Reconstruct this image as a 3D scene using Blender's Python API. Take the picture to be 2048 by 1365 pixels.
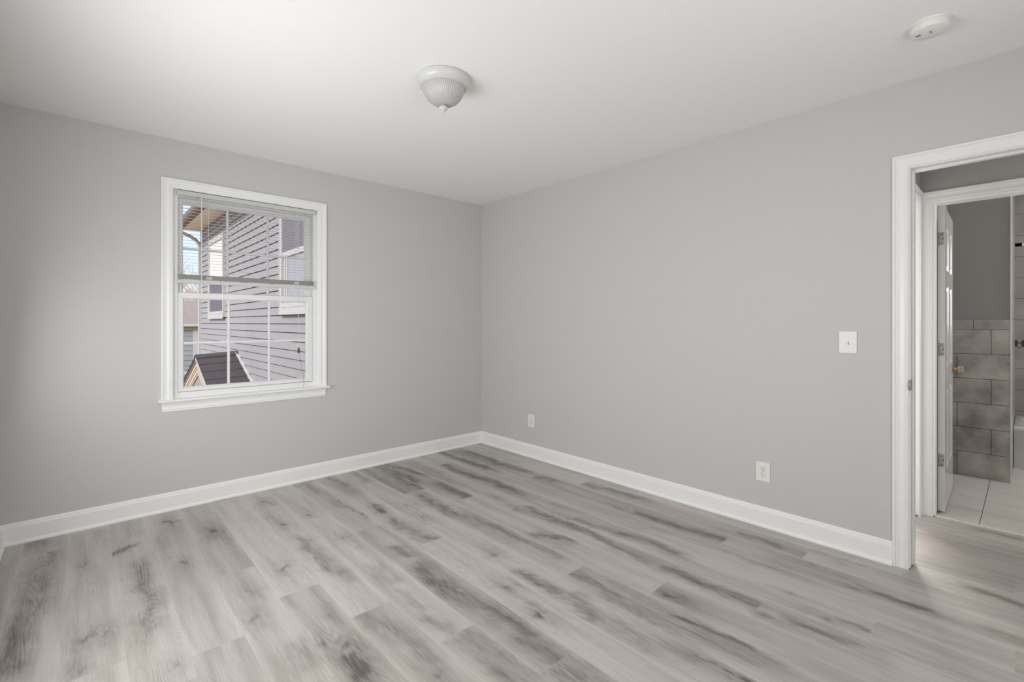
import bpy, bmesh, math, random
from mathutils import Vector, Matrix, noise
import numpy as np
random.seed(7)
sc = bpy.context.scene
for o in list(bpy.data.objects):
    bpy.data.objects.remove(o)

# ------------------------------------------------------------------ camera
cam_d = bpy.data.cameras.new('camera')
cam = bpy.data.objects.new('camera', cam_d)
sc.collection.objects.link(cam)
cam_d.sensor_fit = 'HORIZONTAL'
cam_d.sensor_width = 36.0
cam_d.lens = 946.0 * 36.0 / 2048.0
cam_d.shift_y = -(682.5 - 646.0) / 2048.0
cam_d.clip_start = 0.05
cam_d.clip_end = 300
cam.location = (0, 0, 1.23)
cam.rotation_euler = (math.radians(90), 0, -math.radians(42.439))
sc.camera = cam

# ------------------------------------------------------------------ world, sun, exposure
vs = sc.view_settings
vs.view_transform = 'Standard'
vs.look = 'None'
vs.exposure = 0.0
vs.gamma = 1.0
vs.use_curve_mapping = False
world = bpy.data.worlds.new('world')
sc.world = world
world.use_nodes = True
wn = world.node_tree
wn.nodes.clear()
w_out = wn.nodes.new('ShaderNodeOutputWorld')
w_bg = wn.nodes.new('ShaderNodeBackground')
w_sky = wn.nodes.new('ShaderNodeTexSky')
w_sky.sky_type = 'NISHITA'
w_sky.sun_disc = False
w_sky.sun_elevation = math.radians(42)
w_sky.sun_rotation = math.radians(200)
w_sky.altitude = 0
w_sky.air_density = 1.0
w_sky.dust_density = 3.5
w_sky.ozone_density = 4.5
w_bg.inputs['Strength'].default_value = 0.35
w_mix = wn.nodes.new('ShaderNodeMix')
w_mix.data_type = 'RGBA'
w_mix.inputs[0].default_value = 0.5
w_mix.inputs[7].default_value = (2.7, 2.55, 3.05, 1)      # thin bright haze over the clear sky
wn.links.new(w_sky.outputs[0], w_mix.inputs[6])
wn.links.new(w_mix.outputs[2], w_bg.inputs[0])
wn.links.new(w_bg.outputs[0], w_out.inputs[0])

sun_d = bpy.data.lights.new('sun', 'SUN')
sun = bpy.data.objects.new('sun', sun_d)
sc.collection.objects.link(sun)
sun_d.energy = 3.0
sun_d.angle = math.radians(1.0)
sun_d.color = (1.0, 0.95, 0.88)
sun.rotation_euler = Vector((0.70, 0.08, -0.58)).to_track_quat('-Z', 'Y').to_euler()

def area(name, loc, direction, sx, sy, power, color=(1, 1, 1), spread=180):
    d = bpy.data.lights.new(name, 'AREA')
    o = bpy.data.objects.new(name, d)
    sc.collection.objects.link(o)
    d.shape = 'RECTANGLE'
    d.size = sx
    d.size_y = sy
    d.energy = power
    d.color = color
    d.spread = math.radians(spread)
    o.location = loc
    o.rotation_euler = Vector(direction).to_track_quat('-Z', 'Z' if abs(direction[2]) < .9 else 'Y').to_euler()
    return o

# area lights for the daylight of the left window, bathroom and north room;
# the rear, hall end and second left lights are added fill
area('daylight_left_window', (-0.27, 1.90, 1.14), (1, 0, 0), 1.0, 1.15, 29, (0.995, 1.0, 1.0))
area('fill_left_wall', (-0.27, 2.95, 1.08), (1, 0, -0.1), 0.7, 1.1, 4.2, (0.995, 1.0, 1.0))
area('fill_rear', (0.95, -0.68, 1.40), (0, 1, 0), 2.0, 1.3, 20, (0.995, 1.0, 1.0))
area('daylight_north_room', (5.50, 1.36, 1.35), (-1, -0.3, -0.25), 0.32, 1.0, 60, (1.0, 0.975, 0.95), 130)
area('daylight_bathroom', (5.2, -1.52, 1.60), (0, 1, 0.0), 0.6, 0.8, 27, (1.0, 0.98, 0.96))
area('fill_hall_end', (3.58, -2.42, 1.5), (0, 1, 0), 0.7, 1.2, 8, (1.0, 0.98, 0.96))
cy = sc.cycles
cy.use_denoising = True
cy.max_bounces = 12
cy.diffuse_bounces = 8
cy.glossy_bounces = 4
cy.transparent_max_bounces = 16
cy.sample_clamp_indirect = 8.0

# ------------------------------------------------------------------ materials
def newmat(name):
    m = bpy.data.materials.new(name)
    m.use_nodes = True
    nt = m.node_tree
    b = nt.nodes['Principled BSDF']
    return m, nt, b

def N(nt, typ, **kw):
    n = nt.nodes.new(typ)
    for k, v in kw.items():
        setattr(n, k, v)
    return n

def L(nt, a, b):
    nt.links.new(a, b)

def math_n(nt, op, a, b=None, c=None, clamp=False):
    n = nt.nodes.new('ShaderNodeMath')
    n.operation = op
    n.use_clamp = clamp
    for i, v in enumerate((a, b, c)):
        if v is None:
            continue
        if isinstance(v, (int, float)):
            n.inputs[i].default_value = v
        else:
            nt.links.new(v, n.inputs[i])
    return n.outputs[0]

def mix_n(nt, fac, a, b, mode='MIX'):
    n = nt.nodes.new('ShaderNodeMix')
    n.data_type = 'RGBA'
    n.blend_type = mode
    n.clamp_factor = True
    for i, v in ((0, fac), (6, a), (7, b)):
        if isinstance(v, (int, float)):
            n.inputs[i].default_value = v
        elif isinstance(v, tuple):
            n.inputs[i].default_value = v if len(v) == 4 else v + (1,)
        else:
            nt.links.new(v, n.inputs[i])
    return n.outputs[2]

def paint(name, col, rough=0.5, bump=0.0, scale=300.0, spec=0.5, var=0.0, vscale=8.0, metal=0.0):
    m, nt, b = newmat(name)
    b.inputs['Base Color'].default_value = (*col, 1)
    b.inputs['Roughness'].default_value = rough
    b.inputs['Specular IOR Level'].default_value = spec
    b.inputs['Metallic'].default_value = metal
    tc = N(nt, 'ShaderNodeTexCoord')
    if bump > 0:
        nz = N(nt, 'ShaderNodeTexNoise')
        nz.inputs['Scale'].default_value = scale
        nz.inputs['Detail'].default_value = 3
        L(nt, tc.outputs['Object'], nz.inputs['Vector'])
        bp = N(nt, 'ShaderNodeBump')
        bp.inputs['Strength'].default_value = bump
        bp.inputs['Distance'].default_value = 0.002
        L(nt, nz.outputs['Fac'], bp.inputs['Height'])
        L(nt, bp.outputs[0], b.inputs['Normal'])
    if var > 0:
        nv = N(nt, 'ShaderNodeTexNoise')
        nv.inputs['Scale'].default_value = vscale
        nv.inputs['Detail'].default_value = 4
        L(nt, tc.outputs['Object'], nv.inputs['Vector'])
        c2 = tuple(max(0, c * (1 - var)) for c in col)
        c3 = tuple(min(1, c * (1 + var)) for c in col)
        o = mix_n(nt, nv.outputs['Fac'], c2, c3)
        L(nt, o, b.inputs['Base Color'])
    return m

M = {}
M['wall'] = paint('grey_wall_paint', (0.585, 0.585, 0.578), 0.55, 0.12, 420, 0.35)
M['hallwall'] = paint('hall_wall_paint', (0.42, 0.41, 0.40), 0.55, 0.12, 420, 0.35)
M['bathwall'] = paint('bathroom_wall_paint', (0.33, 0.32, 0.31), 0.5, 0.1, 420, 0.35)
M['ceiling'] = paint('ceiling_white_paint', (0.90, 0.90, 0.89), 0.8, 0.15, 260, 0.2)
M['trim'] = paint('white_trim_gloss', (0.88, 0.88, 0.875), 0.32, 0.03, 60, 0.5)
M['vinyl'] = paint('white_vinyl', (0.82, 0.825, 0.83), 0.35, 0.02, 60, 0.5)
M['plastic'] = paint('white_plastic', (0.82, 0.82, 0.80), 0.35, 0.0, 1, 0.5, 0.01, 3)
M['dark'] = paint('dark_slot', (0.03, 0.03, 0.03), 0.6, 0.0, 1, 0.3, 0.1, 30)
M['screw'] = paint('screw_metal', (0.45, 0.44, 0.42), 0.4, 0.0, 1, 0.5, 0.1, 60, 0.8)
M['nickel'] = paint('satin_nickel', (0.42, 0.40, 0.38), 0.35, 0.02, 200, 0.5, 0.05, 60, 0.9)
M['brass'] = paint('brass', (0.60, 0.42, 0.22), 0.25, 0.02, 200, 0.5, 0.08, 60, 1.0)
M['hinge'] = paint('painted_hinge', (0.36, 0.355, 0.34), 0.3, 0.06, 90, 0.5, 0.2, 70, 0.25)
def slat_mat():
    m = bpy.data.materials.new('blind_slat')
    m.use_nodes = True
    nt = m.node_tree
    b = nt.nodes['Principled BSDF']
    out = nt.nodes['Material Output']
    b.inputs['Base Color'].default_value = (0.88, 0.88, 0.87, 1)
    b.inputs['Roughness'].default_value = 0.4
    tl = nt.nodes.new('ShaderNodeBsdfTranslucent')
    tl.inputs[0].default_value = (0.9, 0.89, 0.87, 1)
    mx = nt.nodes.new('ShaderNodeMixShader')
    mx.inputs[0].default_value = 0.45
    nt.links.new(b.outputs[0], mx.inputs[1]); nt.links.new(tl.outputs[0], mx.inputs[2])
    nt.links.new(mx.outputs[0], out.inputs[0])
    return m
M['slat'] = slat_mat()
M['fixture'] = paint('fixture_white_enamel', (0.64, 0.64, 0.63), 0.3, 0.02, 60, 0.5)
M['rail'] = paint('blind_rail', (0.60, 0.61, 0.58), 0.4, 0.02, 80, 0.5)
M['clip'] = paint('blind_clip_plastic', (0.52, 0.51, 0.46), 0.4, 0.0, 1, 0.5, 0.02, 20)
M['cord'] = paint('blind_cord', (0.72, 0.72, 0.70), 0.7, 0.1, 900, 0.3)
M['tassel'] = paint('tassel_dark', (0.10, 0.06, 0.05), 0.5, 0.0, 1, 0.4, 0.1, 50)
M['chrome'] = paint('tile_edge_metal', (0.72, 0.71, 0.69), 0.25, 0.0, 1, 0.5, 0.03, 20, 0.15)
M['tub'] = paint('tub_enamel', (0.62, 0.61, 0.59), 0.2, 0.0, 1, 0.5, 0.02, 5)
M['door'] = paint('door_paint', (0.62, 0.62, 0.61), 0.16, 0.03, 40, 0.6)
M['shade'] = paint('window_shade_fabric', (0.7, 0.7, 0.68), 0.8, 0.2, 500, 0.2)
M['extwhite'] = paint('exterior_white_trim', (0.54, 0.525, 0.49), 0.5, 0.05, 50, 0.3, 0.04, 6)
M['soffit'] = paint('soffit_beige', (0.93, 0.84, 0.66), 0.6, 0.05, 50, 0.3, 0.08, 3)
M['fascia'] = paint('fascia_brown', (0.20, 0.135, 0.10), 0.5, 0.05, 50, 0.4, 0.15, 8)
M['elbow'] = paint('downspout_tan', (0.46, 0.36, 0.24), 0.5, 0.05, 50, 0.4, 0.15, 8)
M['screenpane'] = paint('window_screen', (0.13, 0.115, 0.14), 0.5, 0.2, 900, 0.4, 0.1, 20)
M['paneviolet'] = paint('violet_grey_pane', (0.17, 0.15, 0.17), 0.5, 0.2, 900, 0.4, 0.3, 12)  # mottled violet-grey, upper pane of the near window
M['curtain'] = paint('curtain_fabric', (0.38, 0.38, 0.42), 0.7, 0.3, 60, 0.3, 0.15, 14)
M['panewhite'] = paint('pane_sky_reflection', (0.75, 0.74, 0.69), 0.6, 0.05, 50, 0.4, 0.03, 6)  # white stands in for sky reflected in the far window's upper pane
M['farsiding'] = paint('far_siding', (0.33, 0.355, 0.34), 0.6, 0.05, 50, 0.3, 0.05, 4)
M['olive'] = paint('olive_fascia', (0.30, 0.30, 0.15), 0.6, 0.05, 50, 0.3, 0.08, 4)
M['ground'] = paint('brown_ground', (0.30, 0.22, 0.17), 0.9, 0.5, 8, 0.1, 0.4, 3)
M['cream'] = paint('gable_cream', (0.62, 0.57, 0.47), 0.5, 0.05, 50, 0.3, 0.05, 6)
M['tan'] = paint('gable_tan', (0.48, 0.36, 0.23), 0.5, 0.05, 50, 0.3, 0.12, 6)
M['bark'] = paint('bark_tan', (0.42, 0.30, 0.20), 0.8, 0.4, 40, 0.2, 0.25, 10)
M['twig'] = paint('twig_tan', (0.50, 0.38, 0.26), 0.8, 0.4, 40, 0.2, 0.25, 10)
M['siding'] = paint('lilac_grey_siding', (0.352, 0.333, 0.332), 0.6, 0.15, 60, 0.3, 0.07, 2.5)

def shingles(name, c1, c2, rowh, bw, axis='x'):
    m, nt, b = newmat(name)
    tc = N(nt, 'ShaderNodeTexCoord')
    br = N(nt, 'ShaderNodeTexBrick')
    br.inputs['Scale'].default_value = 1
    br.inputs['Brick Width'].default_value = bw
    br.inputs['Row Height'].default_value = rowh
    br.inputs['Mortar Size'].default_value = rowh * 0.08
    br.inputs['Mortar Smooth'].default_value = 0.6
    br.inputs['Color1'].default_value = (*c1, 1)
    br.inputs['Color2'].default_value = (*c2, 1)
    br.inputs['Mortar'].default_value = (*[c * 0.35 for c in c1], 1)
    L(nt, tc.outputs['UV'], br.inputs['Vector'])
    nz = N(nt, 'ShaderNodeTexNoise')
    nz.inputs['Scale'].default_value = 60
    L(nt, tc.outputs['UV'], nz.inputs['Vector'])
    o = mix_n(nt, 0.35, br.outputs['Color'], nz.outputs['Fac'], 'SOFT_LIGHT')
    L(nt, o, b.inputs['Base Color'])
    b.inputs['Roughness'].default_value = 0.9
    return m
M['shingle'] = shingles('dark_shingles', (0.062, 0.050, 0.053), (0.080, 0.065, 0.065), 0.085, 5.0)
M['farroof'] = shingles('tan_shingles', (0.27, 0.225, 0.195), (0.32, 0.27, 0.24), 0.16, 0.9)

def glass(name):
    m = bpy.data.materials.new(name)
    m.use_nodes = True
    nt = m.node_tree
    nt.nodes.clear()
    out = N(nt, 'ShaderNodeOutputMaterial')
    tr = N(nt, 'ShaderNodeBsdfTransparent')
    tr.inputs[0].default_value = (0.97, 0.98, 0.98, 1)
    gl = N(nt, 'ShaderNodeBsdfGlossy')
    gl.inputs['Roughness'].default_value = 0.02
    fr = N(nt, 'ShaderNodeFresnel')
    fr.inputs['IOR'].default_value = 1.18
    mx = N(nt, 'ShaderNodeMixShader')
    L(nt, fr.outputs[0], mx.inputs[0])
    L(nt, tr.outputs[0], mx.inputs[1])
    L(nt, gl.outputs[0], mx.inputs[2])
    L(nt, mx.outputs[0], out.inputs[0])
    return m
M['glass'] = glass('clear_window_glass')

def clear_plastic():
    m, nt, b = newmat('clear_plastic_wand')
    b.inputs['Base Color'].default_value = (0.9, 0.9, 0.9, 1)
    b.inputs['Roughness'].default_value = 0.15
    b.inputs['Transmission Weight'].default_value = 0.35
    b.inputs['IOR'].default_value = 1.3
    return m
M['wand'] = clear_plastic()

def dome_glass():
    m, nt, b = newmat('frosted_ribbed_glass')
    tc = N(nt, 'ShaderNodeTexCoord')
    sp = N(nt, 'ShaderNodeSeparateXYZ')
    L(nt, tc.outputs['Object'], sp.inputs[0])
    ang = math_n(nt, 'ARCTAN2', sp.outputs[1], sp.outputs[0])
    tw = math_n(nt, 'MULTIPLY', sp.outputs[2], 3.0)
    a2 = math_n(nt, 'ADD', ang, tw)
    a3 = math_n(nt, 'MULTIPLY', a2, 60.0)
    s = math_n(nt, 'SINE', a3)
    bp = N(nt, 'ShaderNodeBump')
    bp.inputs['Strength'].default_value = 0.35
    bp.inputs['Distance'].default_value = 0.0022
    L(nt, s, bp.inputs['Height'])
    L(nt, bp.outputs[0], b.inputs['Normal'])
    b.inputs['Base Color'].default_value = (0.68, 0.675, 0.66, 1)
    b.inputs['Roughness'].default_value = 0.32
    b.inputs['Transmission Weight'].default_value = 0.25
    b.inputs['Subsurface Weight'].default_value = 0.0
    return m
M['dome'] = dome_glass()

def clear_glass_solid():
    m, nt, b = newmat('clear_knob_glass')
    b.inputs['Base Color'].default_value = (0.85, 0.78, 0.66, 1)
    b.inputs['Roughness'].default_value = 0.05
    b.inputs['Transmission Weight'].default_value = 0.8
    return m
M['knobglass'] = clear_glass_solid()

def tile(name, ax_u, su, sv, bw, rh, offset, c1, c2, grout, mort=0.0022, rough=0.35, cloud=0.25, cscale=5.0):
    m, nt, b = newmat(name)
    tc = N(nt, 'ShaderNodeTexCoord')
    sp = N(nt, 'ShaderNodeSeparateXYZ')
    L(nt, tc.outputs['Object'], sp.inputs[0])
    u = math_n(nt, 'ADD', sp.outputs[ax_u[0]], su)
    v = math_n(nt, 'ADD', sp.outputs[ax_u[1]], sv)
    cb = N(nt, 'ShaderNodeCombineXYZ')
    L(nt, u, cb.inputs[0]); L(nt, v, cb.inputs[1])
    br = N(nt, 'ShaderNodeTexBrick')
    br.offset = offset
    br.inputs['Scale'].default_value = 1
    br.inputs['Brick Width'].default_value = bw
    br.inputs['Row Height'].default_value = rh
    br.inputs['Mortar Size'].default_value = mort
    br.inputs['Mortar Smooth'].default_value = 0.2
    br.inputs['Color1'].default_value = (*c1, 1)
    br.inputs['Color2'].default_value = (*c2, 1)
    br.inputs['Mortar'].default_value = (*grout, 1)
    L(nt, cb.outputs[0], br.inputs['Vector'])
    nz = N(nt, 'ShaderNodeTexNoise')
    nz.inputs['Scale'].default_value = cscale
    nz.inputs['Detail'].default_value = 5
    nz.inputs['Roughness'].default_value = 0.55
    L(nt, tc.outputs['Object'], nz.inputs['Vector'])
    rp = N(nt, 'ShaderNodeMapRange')
    rp.inputs['From Min'].default_value = 0.32
    rp.inputs['From Max'].default_value = 0.68
    rp.inputs['To Min'].default_value = 1 - cloud
    rp.inputs['To Max'].default_value = 1 + cloud
    L(nt, nz.outputs['Fac'], rp.inputs[0])
    vm = N(nt, 'ShaderNodeVectorMath', operation='SCALE')
    L(nt, br.outputs['Color'], vm.inputs[0])
    L(nt, rp.outputs[0], vm.inputs['Scale'])
    L(nt, vm.outputs[0], b.inputs['Base Color'])
    b.inputs['Roughness'].default_value = rough
    bp = N(nt, 'ShaderNodeBump')
    bp.inputs['Strength'].default_value = 0.6
    bp.inputs['Distance'].default_value = 0.0015
    inv = math_n(nt, 'SUBTRACT', 1.0, br.outputs['Fac'])
    L(nt, inv, bp.inputs['Height'])
    L(nt, bp.outputs[0], b.inputs['Normal'])
    return m
M['walltile'] = tile('stone_look_wall_tile', (1, 2), -0.201, 0.0, 0.39, 0.1963, 0.5, (0.385, 0.36, 0.335), (0.415, 0.39, 0.362), (0.07, 0.06, 0.055), cloud=0.36, cscale=6.0)
M['captile'] = tile('tile_cap_row', (1, 2), -0.30, -0.98, 0.39, 0.6, 0.0, (0.42, 0.395, 0.368), (0.44, 0.415, 0.388), (0.09, 0.08, 0.07))
M['showertile'] = tile('shower_wall_tile', (1, 2), -0.10, 0.142, 0.61, 0.2, 0.5, (0.285, 0.27, 0.252), (0.305, 0.287, 0.268), (0.09, 0.08, 0.075), cloud=0.15)
M['showertile_low'] = tile('lower_shower_wall_tile', (1, 2), -0.10, 0.005, 0.61, 0.2, 0.5, (0.285, 0.27, 0.252), (0.305, 0.287, 0.268), (0.09, 0.08, 0.075), cloud=0.15)
M['bathfloor'] = tile('pale_floor_tile', (0, 1), -4.02, -0.206, 0.30, 0.61, 0.0, (0.57, 0.542, 0.515), (0.60, 0.572, 0.545), (0.12, 0.105, 0.10), mort=0.0022, rough=0.28, cloud=0.07)

def mosaic():
    m, nt, b = newmat('glass_mosaic')
    tc = N(nt, 'ShaderNodeTexCoord')
    sp = N(nt, 'ShaderNodeSeparateXYZ')
    L(nt, tc.outputs['Object'], sp.inputs[0])
    u = math_n(nt, 'FLOOR', math_n(nt, 'MULTIPLY', sp.outputs[1], 40.0))
    v = math_n(nt, 'FLOOR', math_n(nt, 'MULTIPLY', sp.outputs[2], 40.0))
    cb = N(nt, 'ShaderNodeCombineXYZ')
    L(nt, u, cb.inputs[0]); L(nt, v, cb.inputs[1])
    wnn = N(nt, 'ShaderNodeTexWhiteNoise')
    L(nt, cb.outputs[0], wnn.inputs['Vector'])
    r = N(nt, 'ShaderNodeValToRGB')
    r.color_ramp.interpolation = 'CONSTANT'
    r.color_ramp.elements[0].color = (0.03, 0.03, 0.03, 1)
    r.color_ramp.elements[1].position = 0.35
    r.color_ramp.elements[1].color = (0.33, 0.30, 0.28, 1)
    e = r.color_ramp.elements.new(0.7); e.color = (0.12, 0.11, 0.10, 1)
    L(nt, wnn.outputs['Value'], r.inputs[0])
    L(nt, r.outputs[0], b.inputs['Base Color'])
    b.inputs['Roughness'].default_value = 0.12
    return m
M['mosaic'] = mosaic()

def floor_mat():
    m, nt, b = newmat('grey_oak_vinyl_plank')
    uv = N(nt, 'ShaderNodeUVMap'); uv.uv_map = 'UVMap'
    ad = N(nt, 'ShaderNodeAttribute'); ad.attribute_name = 'dark'
    asd = N(nt, 'ShaderNodeAttribute'); asd.attribute_name = 'seed'
    sp = N(nt, 'ShaderNodeSeparateXYZ')
    L(nt, uv.outputs[0], sp.inputs[0])
    u, v = sp.outputs[0], sp.outputs[1]
    sd = math_n(nt, 'MULTIPLY', asd.outputs['Fac'], 37.0)
    def nz(us, vs_, detail=4, rough=0.55, off=0.0, dist=0.0):
        cb = N(nt, 'ShaderNodeCombineXYZ')
        L(nt, math_n(nt, 'MULTIPLY', u, us), cb.inputs[0])
        L(nt, math_n(nt, 'MULTIPLY', v, vs_), cb.inputs[1])
        L(nt, math_n(nt, 'ADD', sd, off), cb.inputs[2])
        n = N(nt, 'ShaderNodeTexNoise')
        n.inputs['Scale'].default_value = 1.0
        n.inputs['Detail'].default_value = detail
        n.inputs['Roughness'].default_value = rough
        n.inputs['Distortion'].default_value = dist
        L(nt, cb.outputs[0], n.inputs['Vector'])
        return n.outputs['Fac']
    def rng(x, a, b_, c, d):
        r = N(nt, 'ShaderNodeMapRange')
        r.inputs['From Min'].default_value = a
        r.inputs['From Max'].default_value = b_
        r.inputs['To Min'].default_value = c
        r.inputs['To Max'].default_value = d
        L(nt, x, r.inputs[0])
        return r.outputs[0]
    fine = nz(260, 7, 5, 0.65, 1.0)
    fine2 = nz(900, 30, 3, 0.6, 4.0)
    mid = nz(16, 1.3, 4, 0.5, 2.0, 0.4)
    blot = nz(7, 2.6, 3, 0.5, 3.0)
    # growth rings: contour lines of a smooth stretched field
    fld = nz(9, 1.0, 1.5, 0.4, 5.0, 0.25)
    ring = math_n(nt, 'SINE', math_n(nt, 'MULTIPLY', fld, 210.0))
    ringmask = math_n(nt, 'ADD', math_n(nt, 'MULTIPLY', ad.outputs['Fac'], 0.8), rng(blot, 0.5, 0.72, 0.0, 0.45), clamp=True)
    ringv = math_n(nt, 'MULTIPLY', math_n(nt, 'MULTIPLY', ring, ringmask), 0.13)
    # darkness
    dn = rng(nz(45, 10, 4, 0.6, 7.0, 0.6), 0.3, 0.7, 0.55, 1.25)
    dk = math_n(nt, 'MULTIPLY', ad.outputs['Fac'], dn)
    t = math_n(nt, 'MULTIPLY', dk, 0.62)
    t = math_n(nt, 'ADD', t, rng(mid, 0.32, 0.72, -0.07, 0.12))
    t = math_n(nt, 'ADD', t, rng(fine, 0.3, 0.7, -0.055, 0.055))
    t = math_n(nt, 'ADD', t, rng(fine2, 0.3, 0.7, -0.03, 0.03))
    pore = nz(520, 5, 2, 0.5, 9.0)
    t = math_n(nt, 'ADD', t, rng(pore, 0.60, 0.72, 0.0, 0.10))
    t = math_n(nt, 'ADD', t, ringv)
    t = math_n(nt, 'ADD', t, math_n(nt, 'MULTIPLY', math_n(nt, 'SUBTRACT', asd.outputs['Fac'], 0.5), 0.12))
    # soft lighter edge just inside the plank seam, fine seam line
    ed = math_n(nt, 'MINIMUM', u, math_n(nt, 'SUBTRACT', 0.1765, u))
    t = math_n(nt, 'SUBTRACT', t, rng(ed, 0.0, 0.03, 0.06, 0.0), clamp=False)
    r = N(nt, 'ShaderNodeValToRGB')
    e = r.color_ramp.elements
    e[0].position = 0.0; e[0].color = (0.535, 0.497, 0.471, 1)
    e[1].position = 1.0; e[1].color = (0.060, 0.049, 0.045, 1)
    k = e.new(0.25); k.color = (0.345, 0.313, 0.293, 1)
    k = e.new(0.55); k.color = (0.146, 0.127, 0.117, 1)
    tt = math_n(nt, 'ADD', t, 0.10, clamp=True)
    L(nt, tt, r.inputs[0])
    L(nt, r.outputs[0], b.inputs['Base Color'])
    rr = rng(fine, 0.3, 0.7, 0.27, 0.37)
    L(nt, rr, b.inputs['Roughness'])
    b.inputs['Specular IOR Level'].default_value = 0.5
    bp = N(nt, 'ShaderNodeBump')
    bp.inputs['Strength'].default_value = 0.25
    bp.inputs['Distance'].default_value = 0.0006
    h = math_n(nt, 'ADD', fine, rng(ed, 0.0, 0.0012, -2.0, 0.0))
    L(nt, h, bp.inputs['Height'])
    L(nt, bp.outputs[0], b.inputs['Normal'])
    return m
M['floor'] = floor_mat()

# ------------------------------------------------------------------ mesh helpers
COL = sc.collection

def bmnew():
    return bmesh.new()

def box(bm, a, b, bev=0.0, seg=2):
    x0, y0, z0 = a; x1, y1, z1 = b
    vs_ = [bm.verts.new(p) for p in ((x0, y0, z0), (x1, y0, z0), (x1, y1, z0), (x0, y1, z0), (x0, y0, z1), (x1, y0, z1), (x1, y1, z1), (x0, y1, z1))]
    fs = [(0, 3, 2, 1), (4, 5, 6, 7), (0, 1, 5, 4), (1, 2, 6, 5), (2, 3, 7, 6), (3, 0, 4, 7)]
    faces = [bm.faces.new([vs_[i] for i in f]) for f in fs]
    if bev > 0:
        es = set()
        for f in faces:
            es.update(f.edges)
        bmesh.ops.bevel(bm, geom=list(es), offset=bev, segments=seg, affect='EDGES', profile=0.5)

def prism(bm, pts, axis, lo, hi):
    """pts: 2D outline in the two other axes (order x,y,z without axis), extruded along axis"""
    def mk(p, t):
        q = [p[0], p[1]]
        q.insert(axis, t)
        return tuple(q)
    A = [bm.verts.new(mk(p, lo)) for p in pts]
    B = [bm.verts.new(mk(p, hi)) for p in pts]
    n = len(pts)
    bm.faces.new(A[::-1]); bm.faces.new(B)
    for i in range(n):
        j = (i + 1) % n
        bm.faces.new((A[i], A[j], B[j], B[i]))

def lathe(bm, prof, c=(0, 0, 0), seg=64, axis=2):
    rings = []
    for r, h in prof:
        if r < 1e-6:
            p = [0, 0]; p.insert(axis, h)
            rings.append([bm.verts.new((c[0] + p[0], c[1] + p[1], c[2] + p[2]))])
        else:
            ring = []
            for i in range(seg):
                a = 2 * math.pi * i / seg
                p = [r * math.cos(a), r * math.sin(a)]; p.insert(axis, h)
                ring.append(bm.verts.new((c[0] + p[0], c[1] + p[1], c[2] + p[2])))
            rings.append(ring)
    for A, B in zip(rings, rings[1:]):
        for i in range(seg):
            j = (i + 1) % seg
            if len(A) == 1 and len(B) > 1:
                bm.faces.new((A[0], B[j], B[i]))
            elif len(B) == 1 and len(A) > 1:
                bm.faces.new((A[i], A[j], B[0]))
            elif len(A) > 1:
                bm.faces.new((A[i], A[j], B[j], B[i]))

def tube(bm, pts, r, seg=10, caps=True):
    pts = [Vector(p) for p in pts]
    rad = r if isinstance(r, (list, tuple)) else [r] * len(pts)
    rings = []
    up = None
    for i, p in enumerate(pts):
        d = (pts[min(i + 1, len(pts) - 1)] - pts[max(i - 1, 0)]).normalized()
        if up is None:
            up = d.orthogonal().normalized()
        else:
            up = (up - d * up.dot(d))
            up = up.normalized() if up.length > 1e-6 else d.orthogonal().normalized()
        s = d.cross(up)
        rings.append([bm.verts.new(p + (up * math.cos(2 * math.pi * k / seg) + s * math.sin(2 * math.pi * k / seg)) * rad[i]) for k in range(seg)])
    for A, B in zip(rings, rings[1:]):
        for k in range(seg):
            j = (k + 1) % seg
            bm.faces.new((A[k], A[j], B[j], B[k]))
    if caps:
        bm.faces.new(rings[0][::-1]); bm.faces.new(rings[-1])

def frame_sweep(bm, inner, offs, prof, place, closed=False):
    """inner: path points (a,b); offs: outward mitre vectors; prof: (t outward, d depth); place(a,b,d)->xyz"""
    rows = [[bm.verts.new(place(p[0] + t * o[0], p[1] + t * o[1], d)) for t, d in prof] for p, o in zip(inner, offs)]
    n = len(rows); m_ = len(prof)
    rng_ = range(n) if closed else range(n - 1)
    for i in rng_:
        A = rows[i]; B = rows[(i + 1) % n]
        for j in range(m_):
            k = (j + 1) % m_
            bm.faces.new((A[j], A[k], B[k], B[j]))
    if not closed:
        bm.faces.new(rows[0]); bm.faces.new(rows[-1][::-1])

def wpos(o):
    p = Vector((0, 0, 0))
    while o is not None:
        p = p + Vector(o.location)
        o = o.parent
    return p

def obj(name, bm, mat, parent=None, smooth=False, local=False, label=None):
    bmesh.ops.recalc_face_normals(bm, faces=bm.faces)
    if parent is not None and not local:
        base = wpos(parent)
        for v in bm.verts:
            v.co -= base
    me = bpy.data.meshes.new(name)
    bm.to_mesh(me); bm.free()
    me.materials.append(mat)
    if smooth:
        for p in me.polygons:
            p.use_smooth = True
        me.set_sharp_from_angle(angle=math.radians(smooth if smooth > 1 else 40))
    o = bpy.data.objects.new(name, me)
    COL.objects.link(o)
    if parent is not None:
        o.parent = parent
    if label:
        o['label'] = label
    return o

def tag(o, label=None, cat=None, group=None, kind=None):
    if label: o['label'] = label
    if cat: o['category'] = cat
    if group: o['group'] = group
    if kind: o['kind'] = kind
    return o

def empty(name, loc):
    o = bpy.data.objects.new(name, None)
    COL.objects.link(o)
    o.location = loc
    o.empty_display_size = 0.1
    return o

def copy_tree(o, parent=None):
    c = o.copy(); COL.objects.link(c); c.parent = parent
    for ch in [k for k in bpy.data.objects if k.parent is o]:
        copy_tree(ch, c)
    return c

def struct(name, bm, mat, label, cat, smooth=False):
    return tag(obj(name, bm, mat, smooth=smooth), label, cat, None, 'structure')

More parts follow.
